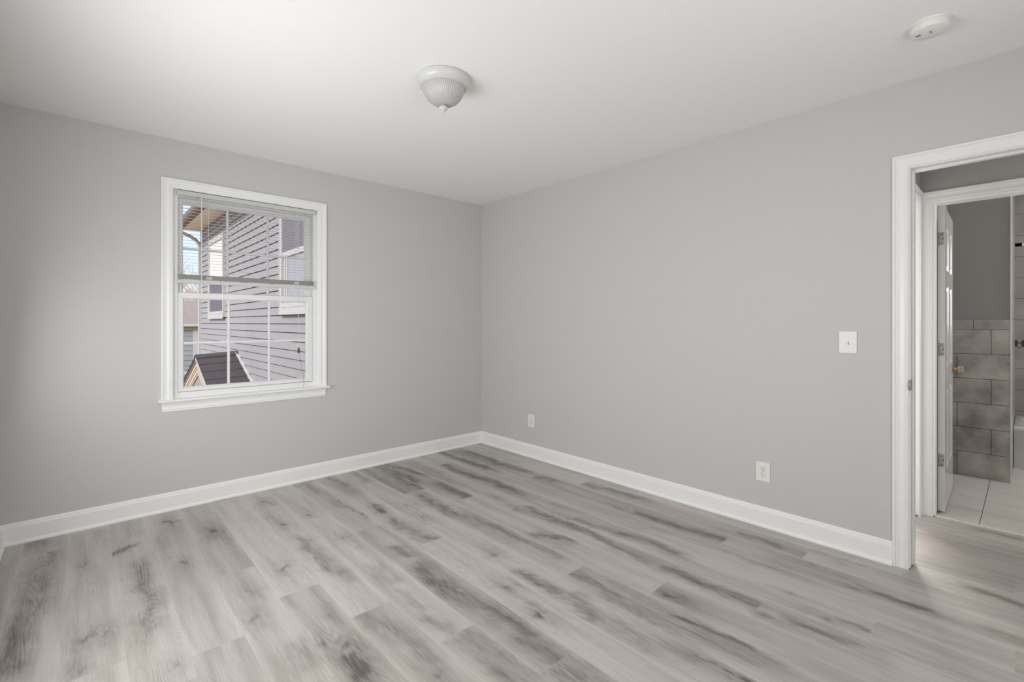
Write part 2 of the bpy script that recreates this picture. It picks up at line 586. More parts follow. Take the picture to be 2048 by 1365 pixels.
# ------------------------------------------------------------------ room shell
XL, XR, YB, YF, H = -0.325, 3.052, 3.806, -0.75, 2.44   # left wall, right wall, window wall, rear wall, ceiling
XH0, XH1 = 3.167, 4.0                                   # hall between these faces
YN = 0.475                                              # south face of the wall closing the hall to the north
WX0, WX1, WZ0, WZ1 = 0.437, 1.412, 0.70, 2.14           # rough window opening

# floor built plank by plank, each plank its own patch carrying its marks, plus shade painted in by the broad last entries, as attributes
STREAKS_SHADE=[(-0.118,3.528,-0.14,3.195,0.07,0.45),(-0.14,3.195,-0.166,2.865,0.08,0.5),(-0.166,2.865,-0.175,2.72,0.09,0.55),(-0.178,2.723,-0.172,2.449,0.07,0.6),(0.24,3.011,0.212,2.46,0.06,0.5),(0.129,3.28,0.208,3.321,0.035,0.7),(0.919,2.751,0.945,2.341,0.045,0.6),(0.945,2.341,0.955,2.194,0.04,0.3),(1.476,3.737,1.479,3.484,0.05,0.5),(1.288,3.719,1.27,3.503,0.05,0.45),(1.65,3.712,1.655,3.477,0.05,0.5),(1.917,3.741,1.884,3.266,0.07,0.7),(1.309,3.244,1.335,2.912,0.009,0.7),(1.304,3.459,1.303,3.128,0.06,0.3),(1.473,2.961,1.45,2.845,0.05,0.7),(1.441,2.674,1.419,2.548,0.045,0.5),(0.722,1.675,0.735,1.58,0.05,0.9),(0.729,1.763,0.744,1.544,0.08,0.4),(1.091,2.214,1.112,2.045,0.06,0.3),(0.891,1.881,0.927,1.671,0.07,0.35),(0.615,1.886,0.605,1.752,0.08,0.28),(2.525,3.732,2.531,3.16,0.055,0.85),(2.72,3.601,2.727,3.24,0.06,0.7),(2.704,3.179,2.723,2.837,0.06,0.6),(2.664,2.717,2.715,2.507,0.05,0.5),(2.319,3.412,2.352,2.627,0.05,0.75),(1.96,3.799,2.03,3.382,0.06,0.65),(1.868,3.691,1.876,3.034,0.06,0.6),(2.028,3.012,2.009,2.655,0.07,0.55),(1.787,2.807,1.799,2.526,0.055,0.7),(1.78,2.5,1.856,2.004,0.075,0.55),(1.851,2.191,1.854,2.006,0.008,0.7),(1.856,2.004,1.869,1.704,0.07,0.4),(2.21,2.24,2.191,1.998,0.06,0.5),(2.179,2.009,2.19,1.779,0.05,0.5),(1.952,1.916,2.052,1.757,0.05,0.6),(2.215,1.897,2.197,1.736,0.06,0.5),(1.482,2.338,1.508,2.254,0.04,0.6),(1.458,2.618,1.462,2.338,0.07,0.3),(1.257,2.339,1.272,2.22,0.04,0.6),(1.263,2.057,1.26,1.789,0.075,0.6),(1.26,1.789,1.293,1.513,0.075,0.45),(1.301,1.631,1.3,1.516,0.02,0.5),(1.609,1.676,1.616,1.464,0.045,0.75),(1.617,1.388,1.594,1.228,0.07,0.55),(1.786,1.514,1.779,1.394,0.06,0.5),(1.087,1.947,1.09,1.775,0.03,0.3),(1.07,1.68,1.093,1.552,0.03,0.35),(1.314,1.48,1.315,1.333,0.05,0.5),(1.275,1.329,1.312,1.15,0.06,0.4),(1.113,1.477,1.152,1.199,0.07,0.4),(1.108,1.275,1.146,1.186,0.06,0.45),(1.247,1.138,1.269,1.042,0.07,0.5),(0.906,1.706,0.954,1.485,0.06,0.3),(2.859,2.283,2.882,1.883,0.045,0.6),(2.673,1.694,2.67,1.581,0.035,0.7),(2.67,1.581,2.686,1.169,0.045,0.5),(2.691,1.232,2.692,1.172,0.04,0.5),(2.843,1.119,2.841,0.93,0.035,0.6),(2.299,1.92,2.324,1.585,0.05,0.5),(2.34,1.596,2.351,1.293,0.055,0.6),(2.188,1.718,2.17,1.342,0.04,0.5),(2.165,1.212,2.151,0.98,0.05,0.75),(2.151,0.98,2.182,0.8,0.065,0.6),(2.556,1.527,2.617,0.852,0.06,0.25),(1.785,1.509,1.784,1.284,0.04,0.55),(1.849,0.972,1.877,0.724,0.02,0.8),(1.751,1.26,1.783,0.938,0.07,0.35),(1.783,0.938,1.833,0.629,0.08,0.35),(1.622,1.389,1.603,1.206,0.045,0.55),(1.619,1.165,1.699,0.652,0.08,0.4),(1.681,0.823,1.699,0.652,0.018,0.7),(1.341,1.148,1.346,0.962,0.08,0.35),(2.848,1.079,2.863,0.949,0.03,0.6),(2.88,0.95,2.867,0.806,0.05,0.35),(2.934,0.798,2.966,0.338,0.07,0.22),(2.675,0.453,2.677,0.318,0.03,0.75),(2.694,0.534,2.675,0.453,0.03,0.35),(2.328,0.499,2.328,0.414,0.022,0.7),(2.172,0.669,2.166,0.472,0.04,0.65),(3.059,0.161,3.035,0.016,0.035,0.55),(3.95,0.187,3.924,0.045,0.05,0.45),(2.698,0.092,2.663,0.014,0.05,0.35),(0.282,3.215,0.375,3.466,0.09,0.2),(0.695,3.818,0.967,3.767,0.08,0.35),(1.09,3.724,1.413,3.81,0.08,0.3),(-0.278,3.727,-0.163,3.741,0.12,0.4),(1.746,3.859,1.716,3.082,0.12,0.35),(2.539,4.061,2.669,3.421,0.12,0.35),(2.703,3.390,2.767,2.925,0.12,0.35),(1.369,3.691,1.449,3.326,0.12,0.3),(2.113,3.620,2.109,3.015,0.1,0.3),(1.821,1.288,1.865,0.905,0.12,0.25),(2.197,0.837,2.190,0.566,0.12,0.22),(2.181,1.478,2.235,1.085,0.11,0.22),(2.683,0.873,2.695,0.573,0.11,0.22),(2.190,0.566,2.189,0.373,0.12,0.22)]
KNOTS=[(0.406,3.59,0.9),(0.022,3.23,0.45),(0.406,2.927,0.6),(0.033,2.476,0.8),(0.09,2.477,0.5),(0.005,2.274,0.5),(0.25,2.054,0.4),(0.941,3.52,0.9),(0.578,3.234,0.9),(0.873,3.245,0.35),(0.91,3.051,0.7),(1.085,3.114,0.6),(1.11,2.652,0.7),(0.76,2.523,0.7),(1.451,2.889,0.8),(0.568,2.4,0.45),(0.622,2.395,0.4),(0.539,2.175,0.6),(0.78,2.001,0.4),(0.693,1.835,0.6),(2.54,3.022,0.6),(2.022,3.338,0.5),(2.166,3.275,0.5),(1.797,2.9,0.8),(1.633,2.808,0.5),(1.692,2.808,0.4),(1.604,2.576,0.6),(2.163,2.533,0.5),(2.133,2.304,0.7),(1.996,1.833,0.8),(2.278,1.971,0.4),(2.366,2.15,0.4),(1.622,1.9,0.6),(1.455,1.636,0.7),(1.513,1.639,0.5),(1.433,1.404,0.9),(1.59,1.487,0.7),(0.923,1.402,0.5),(2.647,1.841,0.5),(2.822,1.223,0.4),(1.965,1.086,0.9),(2.122,0.736,0.7),(2.738,0.757,0.5),(2.879,0.645,0.5),(2.648,0.573,0.6),(2.382,0.738,0.5),(2.294,0.561,0.6),(1.278,1.812,0.5),(1.658,0.723,0.5),(2.154,0.557,0.4),(2.664,0.35,0.6)]

PW, PL = 0.1765, 1.505
JOINT = {0: 2.645, 1: 2.26, 2: 3.41, 3: 1.527, 4: 1.155, 5: 2.27, 6: 1.888, 7: 1.52, 8: 1.16, 9: 0.79, 10: 1.93, 11: 1.54, 12: 1.16, 13: 0.80, 14: 0.42, 15: 1.55, 16: 1.17, 17: 0.8, 18: 0.4, 19: 1.3, 20: 0.9, -1: 2.08, -2: 1.95, -3: 2.22, -4: 2.05, -5: 2.0}

def build_floor():
    V = []; F = []; UV = []; DK = []; SD = []
    streaks_shade = [tuple(s) for s in STREAKS_SHADE]
    srow = [int(math.floor(((s[0] + s[2]) / 2 - 0.480) / PW)) for s in streaks_shade]
    krow = [int(math.floor((k[0] - 0.480) / PW)) for k in KNOTS]
    rs = random.Random(11)
    for k in range(-5, 21):
        xa = 0.480 + k * PW
        xb = xa + PW
        xa_, xb_ = max(xa, XL - 0.02), min(xb, 4.012)
        if xb_ <= xa_ + 1e-4:
            continue
        y_lo, y_hi = (YF - 0.05, YB + 0.05) if xa < 3.0 else (-2.6, 0.62)
        if xa >= 3.0 and xa < 3.3:
            y_hi = 0.62
        j0 = JOINT.get(k, 0.7)
        ys = [y_lo]
        n0 = math.floor((y_lo - j0) / PL) + 1
        while j0 + n0 * PL < y_hi - 1e-6:
            if j0 + n0 * PL > y_lo + 1e-6:
                ys.append(j0 + n0 * PL)
            n0 += 1
        ys.append(y_hi)
        for a, b in zip(ys, ys[1:]):
            seed = rs.random()
            fine = b > -0.25
            nx = max(2, int(round((xb_ - xa_) / (0.0088 if fine else 0.09))) + 1)
            ny = max(2, int(round((b - a) / (0.011 if fine else 0.2))) + 1)
            X = np.linspace(xa_, xb_, nx); Y = np.linspace(a, b, ny)
            GX, GY = np.meshgrid(X, Y)
            D = np.zeros_like(GX)
            vo = rs.random() * 20
            wob = 0.012 * np.sin(GY * 9 + vo) + 0.006 * np.sin(GY * 23 + vo * 2)
            WXX = 0.010 * np.sin(GY * 41 + vo) + 0.007 * np.sin(GY * 83 + GX * 60 + vo * 3) + 0.005 * np.sin(GX * 150 + GY * 30)
            WYY = 0.016 * np.sin(GX * 70 + vo * 2) + 0.010 * np.sin(GX * 131 + GY * 25 + vo)
            if fine:
                ym, yM = a, b
                for s, r in zip(streaks_shade, srow):
                    if r != k:
                        continue
                    my = (s[1] + s[3]) / 2
                    if my < ym or my > yM:
                        continue
                    p = np.array([s[0], s[1]]); q = np.array([s[2], s[3]])
                    # keep the axis inside its plank
                    p[0] = min(max(p[0], xa + 0.018), xb - 0.018); q[0] = min(max(q[0], xa + 0.018), xb - 0.018)
                    d = q - p; ln = np.hypot(*d); d = d / ln
                    w = s[4] * 0.85
                    t = ((GX - p[0]) * d[0] + (GY - p[1]) * d[1])
                    perp = (GX - p[0]) * (-d[1]) + (GY - p[1]) * d[0] + (wob if s[4] > 0.03 else wob * 0.2)
                    over = np.maximum(0, np.maximum(-t, t - ln))
                    el = max(0.05, min(0.22, ln * 0.3))
                    D = np.maximum(D, s[5] * (0.8 * np.exp(-((perp + WXX * .6) / w) ** 2) * np.exp(-(over / el) ** 2) + 0.2 * np.exp(-(perp / (w * .45)) ** 2) * np.exp(-(over / (el * .6)) ** 2)))
                for kx, r in zip(KNOTS, krow):
                    if r != k or kx[1] < ym - 0.02 or kx[1] > yM + 0.02:
                        continue
                    dx = GX - kx[0] + WXX * .8; dy = GY - kx[1] + WYY
                    s = kx[2]
                    core = np.exp(-((dx / (0.010 + 0.014 * s)) ** 2 + (dy / (0.016 + 0.022 * s)) ** 2))
                    halo = 0.45 * np.exp(-((dx / (0.03 + 0.02 * s)) ** 2 + (dy / (0.07 + 0.07 * s)) ** 2))
                    tail = 0.6 * np.exp(-(((dx - 0.035) / 0.022) ** 2 + ((dy + 0.008 + dx * 0.3) / 0.012) ** 2))
                    ring_ = 1.0
                    D = np.maximum(D, s * 0.95 * np.maximum(np.maximum(core, halo), tail * s) * ring_)
            base = len(V)
            for yy, xx, dd in zip(GY.ravel(), GX.ravel(), D.ravel()):
                V.append((float(xx), float(yy), 0.0)); DK.append(float(dd)); SD.append(seed)
                UV.append((float(xx - xa), float(yy)))
            for i in range(ny - 1):
                for j in range(nx - 1):
                    v0 = base + i * nx + j
                    F.append((v0, v0 + 1, v0 + nx + 1, v0 + nx))
    # slab underneath
    b0 = len(V)
    for p in ((XL - .05, -2.7, -.12), (4.012, -2.7, -.12), (4.012, YB + .06, -.12), (XL - .05, YB + .06, -.12),
              (XL - .05, -2.7, -.003), (4.012, -2.7, -.003), (4.012, YB + .06, -.003), (XL - .05, YB + .06, -.003)):
        V.append(p); DK.append(0.3); SD.append(0.5); UV.append((0.08, p[1]))
    for f in ((0, 3, 2, 1), (4, 5, 6, 7), (0, 1, 5, 4), (1, 2, 6, 5), (2, 3, 7, 6), (3, 0, 4, 7)):
        F.append(tuple(b0 + i for i in f))
    me = bpy.data.meshes.new('floor')
    me.from_pydata(V, [], F)
    uvl = me.uv_layers.new(name='UVMap')
    idx = np.empty(len(me.loops), dtype=np.int32)
    me.loops.foreach_get('vertex_index', idx)
    uvs = np.array(UV, dtype=np.float32)[idx]
    uvl.data.foreach_set('uv', uvs.ravel())
    a1 = me.attributes.new('dark', 'FLOAT', 'POINT'); a1.data.foreach_set('value', np.array(DK, dtype=np.float32))
    a2 = me.attributes.new('seed', 'FLOAT', 'POINT'); a2.data.foreach_set('value', np.array(SD, dtype=np.float32))
    me.materials.append(M['floor'])
    me.update()
    o = bpy.data.objects.new('floor', me)
    COL.objects.link(o)
    return tag(o, 'grey wood-look plank floor of the empty bedroom and hall', 'floor', None, 'structure')
build_floor()

bm = bmnew(); box(bm, (4.012, -1.75, -0.12), (6.75, 0.60, 0.0))
struct('floor_bathroom', bm, M['bathfloor'], 'pale tiled bathroom floor beyond the open white door', 'floor')
bm = bmnew(); box(bm, (4.012, 0.60, -0.12), (5.8, 2.6, 0.0))
struct('floor_north_room', bm, M['bathwall'], 'floor of the room north of the hall', 'floor')

bm = bmnew(); box(bm, (XL - .15, -2.7, H), (6.8, YB + 0.144, H + 0.2))
struct('ceiling', bm, M['ceiling'], 'smooth white ceiling holding the dome light and smoke detector', 'ceiling')

# window wall with its opening
bm = bmnew()
box(bm, (XL - .12, YB, -.12), (WX0, YB + .144, H))
box(bm, (WX1, YB, -.12), (XH0, YB + .144, H))
box(bm, (WX0, YB, -.12), (WX1, YB + .144, WZ0))
box(bm, (WX0, YB, WZ1), (WX1, YB + .144, H))
struct('wall_back', bm, M['wall'], 'grey wall holding the white window, left of the corner', 'wall')
# left wall
bm = bmnew(); box(bm, (XL - .12, -2.7, -.12), (XL, YB, H))
struct('wall_left', bm, M['wall'], 'grey wall at the far left edge beside the window wall', 'wall')
# rear wall
bm = bmnew(); box(bm, (XL, YF - .12, -.003), (XR, YF, H))
struct('wall_rear', bm, M['wall'], 'grey wall behind the camera', 'wall')
# right wall with the bedroom doorway
DY0, DY1, DZ = -0.378, 0.418, 2.018
bm = bmnew()
box(bm, (XR, DY1, -.003), (XH0, YB, H))
box(bm, (XR, -2.6, -.003), (XH0, DY0, H))
box(bm, (XR, DY0, DZ), (XH0, DY1, H))
struct('wall_right', bm, M['wall'], 'long light grey wall with switch and outlets, right of the corner', 'wall')
# hall far wall with the bathroom doorway
BY0, BY1, BZ = -0.33, 0.421, 2.01
bm = bmnew()
box(bm, (XH1, BY1, -.003), (XH1 + .10, 2.6, H))
box(bm, (XH1, -2.6, -.003), (XH1 + .10, BY0, H))
box(bm, (XH1, BY0, BZ), (XH1 + .10, BY1, H))
# the stretch north of the hall is left open for the room there
bm.free(); bm = bmnew()
box(bm, (XH1, BY1, -.003), (XH1 + .10, 0.595, H))
box(bm, (XH1, -2.6, -.003), (XH1 + .10, BY0, H))
box(bm, (XH1, BY0, BZ), (XH1 + .10, BY1, H))
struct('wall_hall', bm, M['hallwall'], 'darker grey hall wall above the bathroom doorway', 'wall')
bm = bmnew()   # wall north of hall with opening
box(bm, (XH0, YN, -.003), (3.222, YN + .12, H))
box(bm, (3.948, YN, -.003), (XH1, YN + .12, H))
box(bm, (3.222, YN, 2.018), (3.948, YN + .12, H))
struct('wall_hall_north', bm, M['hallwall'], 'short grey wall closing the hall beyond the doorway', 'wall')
bm = bmnew(); box(bm, (XH0, -2.72, -.12), (XH1, -2.6, H))
struct('wall_hall_south', bm, M['hallwall'], 'wall at the far south end of the hall', 'wall')
# north room
bm = bmnew(); box(bm, (XH0, 2.5, -.12), (5.8, 2.62, H)); box(bm, (5.68, 0.6, -.12), (5.8, 2.5, H))
struct('wall_north_room', bm, M['bathwall'], 'walls of the room north of the hall', 'wall')
bm = bmnew(); box(bm, (XH1 + .1, 0.455, 0), (5.8, 0.60, H))
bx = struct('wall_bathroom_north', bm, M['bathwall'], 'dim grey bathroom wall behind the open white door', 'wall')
# bathroom chase wall with tile wainscot
bm = bmnew(); box(bm, (5.268, 0.100, 0), (6.62, 0.455, H))
ch = struct('wall_bathroom_partition', bm, M['bathwall'], 'dim grey bathroom partition wall above the tile wainscot', 'wall')
bm = bmnew(); box(bm, (5.258, 0.100, 0), (5.268, 0.455, 1.178))
obj('tile_wainscot', bm, M['walltile'], ch, label='grey stone-look wall tiles in running bond')
bm = bmnew(); box(bm, (5.256, 0.100, 1.178), (5.268, 0.455, 1.254), 0.002)
obj('tile_cap', bm, M['captile'], ch, label='narrow cap row of grey tiles')
bm = bmnew(); box(bm, (5.268, 0.092, 0), (6.60, 0.100, H))
obj('tile_return', bm, M['showertile'], ch)
bm = bmnew(); box(bm, (5.256, 0.0905, 0), (5.268, 0.0995, 2.30), 0.0015)
obj('edge_trim', bm, M['chrome'], ch, label='pale metal tile edge strip')
# alcove
bm = bmnew(); box(bm, (6.57, -1.75, 0.0), (6.75, 0.10, H))
al = struct('wall_bathroom_alcove', bm, M['bathwall'], 'wall at the back of the bathtub alcove', 'wall')
bm = bmnew(); box(bm, (6.56, -1.65, 0.0), (6.57, 0.092, 0.989))
obj('lower_tile', bm, M['showertile_low'], al)
bm = bmnew(); box(bm, (6.56, -1.65, 1.065), (6.57, 0.092, H))
obj('upper_tile', bm, M['showertile'], al)
bm = bmnew(); box(bm, (6.559, -1.65, 0.989), (6.57, 0.092, 1.065))
obj('mosaic_band', bm, M['mosaic'], al, label='narrow band of dark and grey mosaic tiles')
bm = bmnew(); box(bm, (6.552, -1.65, 1.954), (6.5595, 0.092, 1.982), 0.003)
obj('pencil_trim', bm, M['chrome'], al, label='slim pale horizontal tile liner')
bm = bmnew(); box(bm, (6.552, 0.045, 1.952), (6.5585, 0.092, 1.984), 0.001)
obj('dark_liner_piece', bm, M['dark'], al, label='short dark end of the tile liner')
bm = bmnew(); box(bm, (XH1 + .1, -1.75, 0), (6.57, -1.65, H))
struct('wall_bathroom_south', bm, M['bathwall'], 'bathroom wall out of view to the right', 'wall')

# baseboards
BB = [(0.0, 0.0), (0.024, 0.0), (0.0235, 0.008), (0.019, 0.016), (0.0135, 0.020), (0.0125, 0.092), (0.0115, 0.097), (0.0095, 0.101), (0.008, 0.110), (0.004, 0.117), (0.0, 0.118)]
def baseboard(name, kind_xy, at, lo, hi, sgn, label):
    bm = bmnew()
    if kind_xy == 'x':     # runs along x, on a wall at y=at, projecting sgn*y
        pts = [(at + sgn * d, z) for d, z in BB]
        prism(bm, pts, 0, lo, hi)
    else:
        pts = [(at + sgn * d, z) for d, z in BB]
        prism(bm, pts, 1, lo, hi)
    return struct(name, bm, M['trim'], label, 'baseboard')
# prism axis 0 -> outline is (y,z); axis 1 -> outline is (x,z)
baseboard('baseboard_back', 'x', YB, XL, XR, -1, 'white baseboard along the foot of the window wall')
baseboard('baseboard_right', 'y', XR, 0.4685, YB, -1, 'white baseboard along the foot of the right wall up to the door casing')
baseboard('baseboard_left', 'y', XL, YF, YB, 1, 'white baseboard at the far left edge of the floor')

# ------------------------------------------------------------------ casings
CAS = [(0.0, 0.0), (0.0, 0.006), (0.003, 0.0085), (0.0055, 0.0095), (0.008, 0.0085), (0.009, 0.0070), (0.011, 0.0090), (0.017, 0.0105), (0.024, 0.0098), (0.033, 0.0085), (0.041, 0.0095), (0.046, 0.0125), (0.049, 0.0125), (0.050, 0.0105), (0.0515, 0.0135), (0.0535, 0.0165), (0.062, 0.0165), (0.0635, 0.0145), (0.0635, 0.0)]
def casing(bm, a0, a1, zt, place, z0=0.0, prof=CAS):
    inner = [(a0, z0), (a0, zt), (a1, zt), (a1, z0)]
    offs = [(-1, 0), (-1, 1), (1, 1), (1, 0)]
    frame_sweep(bm, inner, offs, prof, place)

# bedroom doorway
d1 = tag(empty('door_1', (XR, 0.0, 0.0)), 'white cased bedroom doorway at the right edge opening to the hall', 'doorway', None, 'structure')
bm = bmnew(); casing(bm, DY0 + .013, DY1 - .013, 2.004, lambda a, b, d: (XR - d, a, b), z0=0.0)
obj('casing', bm, M['trim'], d1)
bm = bmnew(); casing(bm, DY0 + .013, DY1 - .013, 2.004, lambda a, b, d: (XH0 + d, a, b), z0=0.0)
obj('hall_casing', bm, M['trim'], d1)
bm = bmnew()
box(bm, (XR - .001, DY1 - .018, 0.008), (XH0 + .001, DY1, DZ))
box(bm, (XR - .001, DY0, 0.008), (XH0 + .001, DY0 + .018, DZ))
box(bm, (XR - .001, DY0 + .018, 2.0), (XH0 + .001, DY1 - .018, DZ))
obj('jamb', bm, M['trim'], d1)
bm = bmnew()
box(bm, (3.095, 0.389, 0.010), (3.128, 0.400, 2.0), 0.003)
box(bm, (3.095, -0.360, 1.989), (3.128, 0.389, 2.0), 0.003)
box(bm, (3.095, -0.360, 0.010), (3.128, -0.349, 1.989), 0.003)
obj('door_stop', bm, M['trim'], d1)
bm = bmnew()   # strike plate with rounded lip
pl = [(XR - .0155, 0.893), (XR + .035, 0.893), (XR + .035, 0.945), (XR - .0155, 0.945)]
prism(bm, pl, 1, 0.3975, 0.4002)
arc = [(XR - .0155 - 0.0075 * math.sin(t), 0.919 + 0.0245 * math.cos(t)) for t in [math.pi * i / 14 for i in range(15)]]
prism(bm, arc, 1, 0.3965, 0.4012)
obj('strike_plate', bm, M['nickel'], d1, label='dull metal strike plate with rounded lip')

# bathroom doorway
d2 = tag(empty('door_2', (XH1, 0.0, 0.0)), 'white bathroom doorway with its panelled door standing open, across the hall', 'doorway', None, 'structure')
CASW = [(t * 0.072 / 0.0635, d) for t, d in CAS]
bm = bmnew(); casing(bm, BY0 + .012, BY1 - .008, 1.99, lambda a, b, d: (XH1 - d * 1.1, a, b), z0=0.0, prof=CASW)
obj('casing', bm, M['trim'], d2)
bm = bmnew()
box(bm, (XH1 - .001, BY1 - .018, 0.006), (XH1 + .101, BY1, BZ))
box(bm, (XH1 - .001, BY0, 0.006), (XH1 + .101, BY0 + .018, BZ))
box(bm, (XH1 - .001, BY0 + .018, 1.985), (XH1 + .101, BY1 - .018, BZ))
obj('jamb', bm, M['trim'], d2)
bm = bmnew(); box(bm, (4.004, BY0, 0.0), (4.026, BY1 - .016, 0.006), 0.002)
obj('threshold', bm, M['chrome'], d2, label='thin pale metal threshold strip')

def door_leaf():
    bm = bmnew()
    W, HH, T = 0.705, 1.972, 0.035
    xs = [0.0, 0.115, 0.3025, 0.4025, 0.590, W]
    zs = [0.0, 0.245, 0.77, 0.92, 1.46, 1.565, 1.855, HH]
    def side(y, flip):
        g = [[bm.verts.new((x, y, z)) for x in xs] for z in zs]
        pf = []
        for i in range(len(zs) - 1):
            for j in range(len(xs) - 1):
                q = (g[i][j], g[i][j + 1], g[i + 1][j + 1], g[i + 1][j])
                f = bm.faces.new(q if not flip else q[::-1])
                if i in (1, 3, 5) and j in (1, 3):
                    pf.append(f)
        return g, pf
    g0, p0 = side(0.0, False)
    g1, p1 = side(T, True)
    nx, nz = len(xs), len(zs)
    for i in range(nz - 1):
        bm.faces.new((g0[i][0], g0[i + 1][0], g1[i + 1][0], g1[i][0]))
        bm.faces.new((g0[i][-1], g1[i][-1], g1[i + 1][-1], g0[i + 1][-1]))
    for j in range(nx - 1):
        bm.faces.new((g0[0][j], g1[0][j], g1[0][j + 1], g0[0][j + 1]))
        bm.faces.new((g0[-1][j], g0[-1][j + 1], g1[-1][j + 1], g1[-1][j]))
    bm.normal_update()
    for th, dp in ((0.004, -0.002), (0.012, -0.006), (0.020, 0.0), (0.016, 0.005)):
        r = bmesh.ops.inset_individual(bm, faces=p0 + p1, thickness=th, depth=dp)
    return bm
bm = door_leaf()
ang = math.radians(1.6)
R_ = Matrix.Translation((4.106, 0.366, 0.014)) @ Matrix.Rotation(ang, 4, 'Z')
bmesh.ops.transform(bm, matrix=R_, verts=bm.verts)
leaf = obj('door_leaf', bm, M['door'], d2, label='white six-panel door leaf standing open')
for zc in (1.772, 1.058, 0.342):
    bm = bmnew()
    box(bm, (4.1035, 0.370, zc - .042), (4.1065, 0.395, zc + .042), 0.001)
    for k in range(5):
        lathe(bm, [(0, 0), (0.0052, 0), (0.0052, 0.0155), (0, 0.0155)], (4.1005, 0.4005, zc - .042 + k * 0.0170), 14)
    h = obj('hinge', bm, M['hinge'], leaf, smooth=30, label='painted metal door hinge')
    bm = bmnew()
    for dy, dz in ((0.012, .028), (0.006, 0.0), (0.012, -.028)):
        lathe(bm, [(0, 0), (0.0034, 0), (0.0034, 0.001), (0, 0.0012)], (0, 0, 0), 12)
        vs_ = bm.verts[-26:] if False else None
        new = [v for v in bm.verts if not v.tag]
        for v in new:
            x, y, z = v.co
            v.co = (4.1034 - z, 0.370 + dy + x, zc + dz + y)
            v.tag = True
    obj('screw', bm, M['dark'], h)
# knobs with small glass heads
kb = bmnew()
def knob(bm_rose, bm_head, c, s):
    pr = [(0, 0), (0.030, 0.0), (0.030, 0.004), (0.022, 0.008), (0.011, 0.011), (0.009, 0.026), (0.012, 0.030)]
    lathe(bm_rose, [(r, c[1] + s * h - 0) for r, h in pr] + [(0, c[1] + s * 0.030)], (c[0], 0, c[2]), 28, axis=1)
    ph = [(0, 0.030), (0.014, 0.030), (0.024, 0.037), (0.0265, 0.046), (0.0255, 0.055), (0.018, 0.060), (0, 0.061)]
    lathe(bm_head, [(r, c[1] + s * h) for r, h in ph], (c[0], 0, c[2]), 12, axis=1)
b1 = bmnew(); b2 = bmnew(); knob(b1, b2, (4.752, 0.3835, 0.892), -1)
kn = obj('door_knob', b1, M['brass'], leaf, smooth=35, label='brass and clear door knob')
obj('knob_head', b2, M['knobglass'], kn)
b1 = bmnew(); b2 = bmnew(); knob(b1, b2, (4.752, 0.4205, 0.892), 1)
b2.free()
obj('knob_rose', b1, M['brass'], leaf, smooth=35)

# north doorway of the hall
d3 = tag(empty('door_3', (3.585, YN, 0.0)), 'cased opening at the north end of the hall, edge just seen beside the doorway', 'doorway', None, 'structure')
bm = bmnew(); casing(bm, 3.245, 3.925, 2.004, lambda a, b, d: (a, YN - d, b), z0=0.0)
obj('casing', bm, M['trim'], d3)
bm = bmnew()
box(bm, (3.222, YN - .001, 0.008), (3.240, YN + .121, 2.018))
box(bm, (3.930, YN - .001, 0.008), (3.948, YN + .121, 2.018))
box(bm, (3.240, YN - .001, 2.0), (3.930, YN + .121, 2.018))
obj('jamb', bm, M['trim'], d3)

# unseen shaded windows: the left one, and a rear one added for fill
def shaded_window(name, plane, c, w, h, label):
    r = tag(empty(name, (plane[1] if plane[0] == 'x' else c[0], plane[1] if plane[0] == 'y' else c[0], c[1])), label, 'window', None, 'structure')
    s = plane[2]
    def place(a, b, d):
        return (plane[1] + s * d, a, b) if plane[0] == 'x' else (a, plane[1] + s * d, b)
    bm = bmnew()
    frame_sweep(bm, [(c[0] - w / 2, c[1] - h / 2), (c[0] - w / 2, c[1] + h / 2), (c[0] + w / 2, c[1] + h / 2), (c[0] + w / 2, c[1] - h / 2)],
                [(-1, -1), (-1, 1), (1, 1), (1, -1)], CAS, place, closed=True)
    obj('casing', bm, M['trim'], r)
    bm = bmnew()
    p0 = place(c[0] - w / 2, c[1] - h / 2, 0.0); p1 = place(c[0] + w / 2, c[1] + h / 2, 0.008)
    lo = tuple(min(a, b) for a, b in zip(p0, p1)); hi = tuple(max(a, b) for a, b in zip(p0, p1))
    box(bm, lo, hi)
    obj('roller_shade', bm, M['shade'], r)
    return r
shaded_window('window_2', ('x', XL, 1), (2.36, 1.14), 2.0, 1.30, 'shaded window in the left wall, out of view')
shaded_window('added_rear_window', ('y', YF, 1), (0.95, 1.40), 2.1, 1.4, 'unseen window added behind the camera around the rear fill light')

# ------------------------------------------------------------------ the visible window
w1 = tag(empty('window_1', (0.9245, YB, 0.727)), 'white double-hung window with grilles in the grey wall on the left', 'window', None, 'structure')
XI0, XI1 = 0.457, 1.392
bm = bmnew(); casing(bm, XI0 - .003, XI1 + .003, 2.1165, lambda a, b, d: (a, YB - d, b), z0=0.727)
obj('casing', bm, M['trim'], w1)
bm = bmnew()
box(bm, (WX0, YB, 0.70), (XI0, YB + .143, WZ1)); box(bm, (XI1, YB, 0.70), (WX1, YB + .143, WZ1)); box(bm, (XI0, YB, 2.119), (XI1, YB + .143, WZ1))
obj('jamb_lining', bm, M['trim'], w1)
bm = bmnew()   # stool with rounded nose
prism(bm, [(YB + .030, 0.708), (YB - .030, 0.708), (YB - .038, 0.7105), (YB - .041, 0.7175), (YB - .038, 0.7245), (YB - .030, 0.727), (YB + .030, 0.727)], 0, 0.3725, 1.4785)
obj('stool', bm, M['trim'], w1)
bm = bmnew()   # apron, moulded, ends cut back
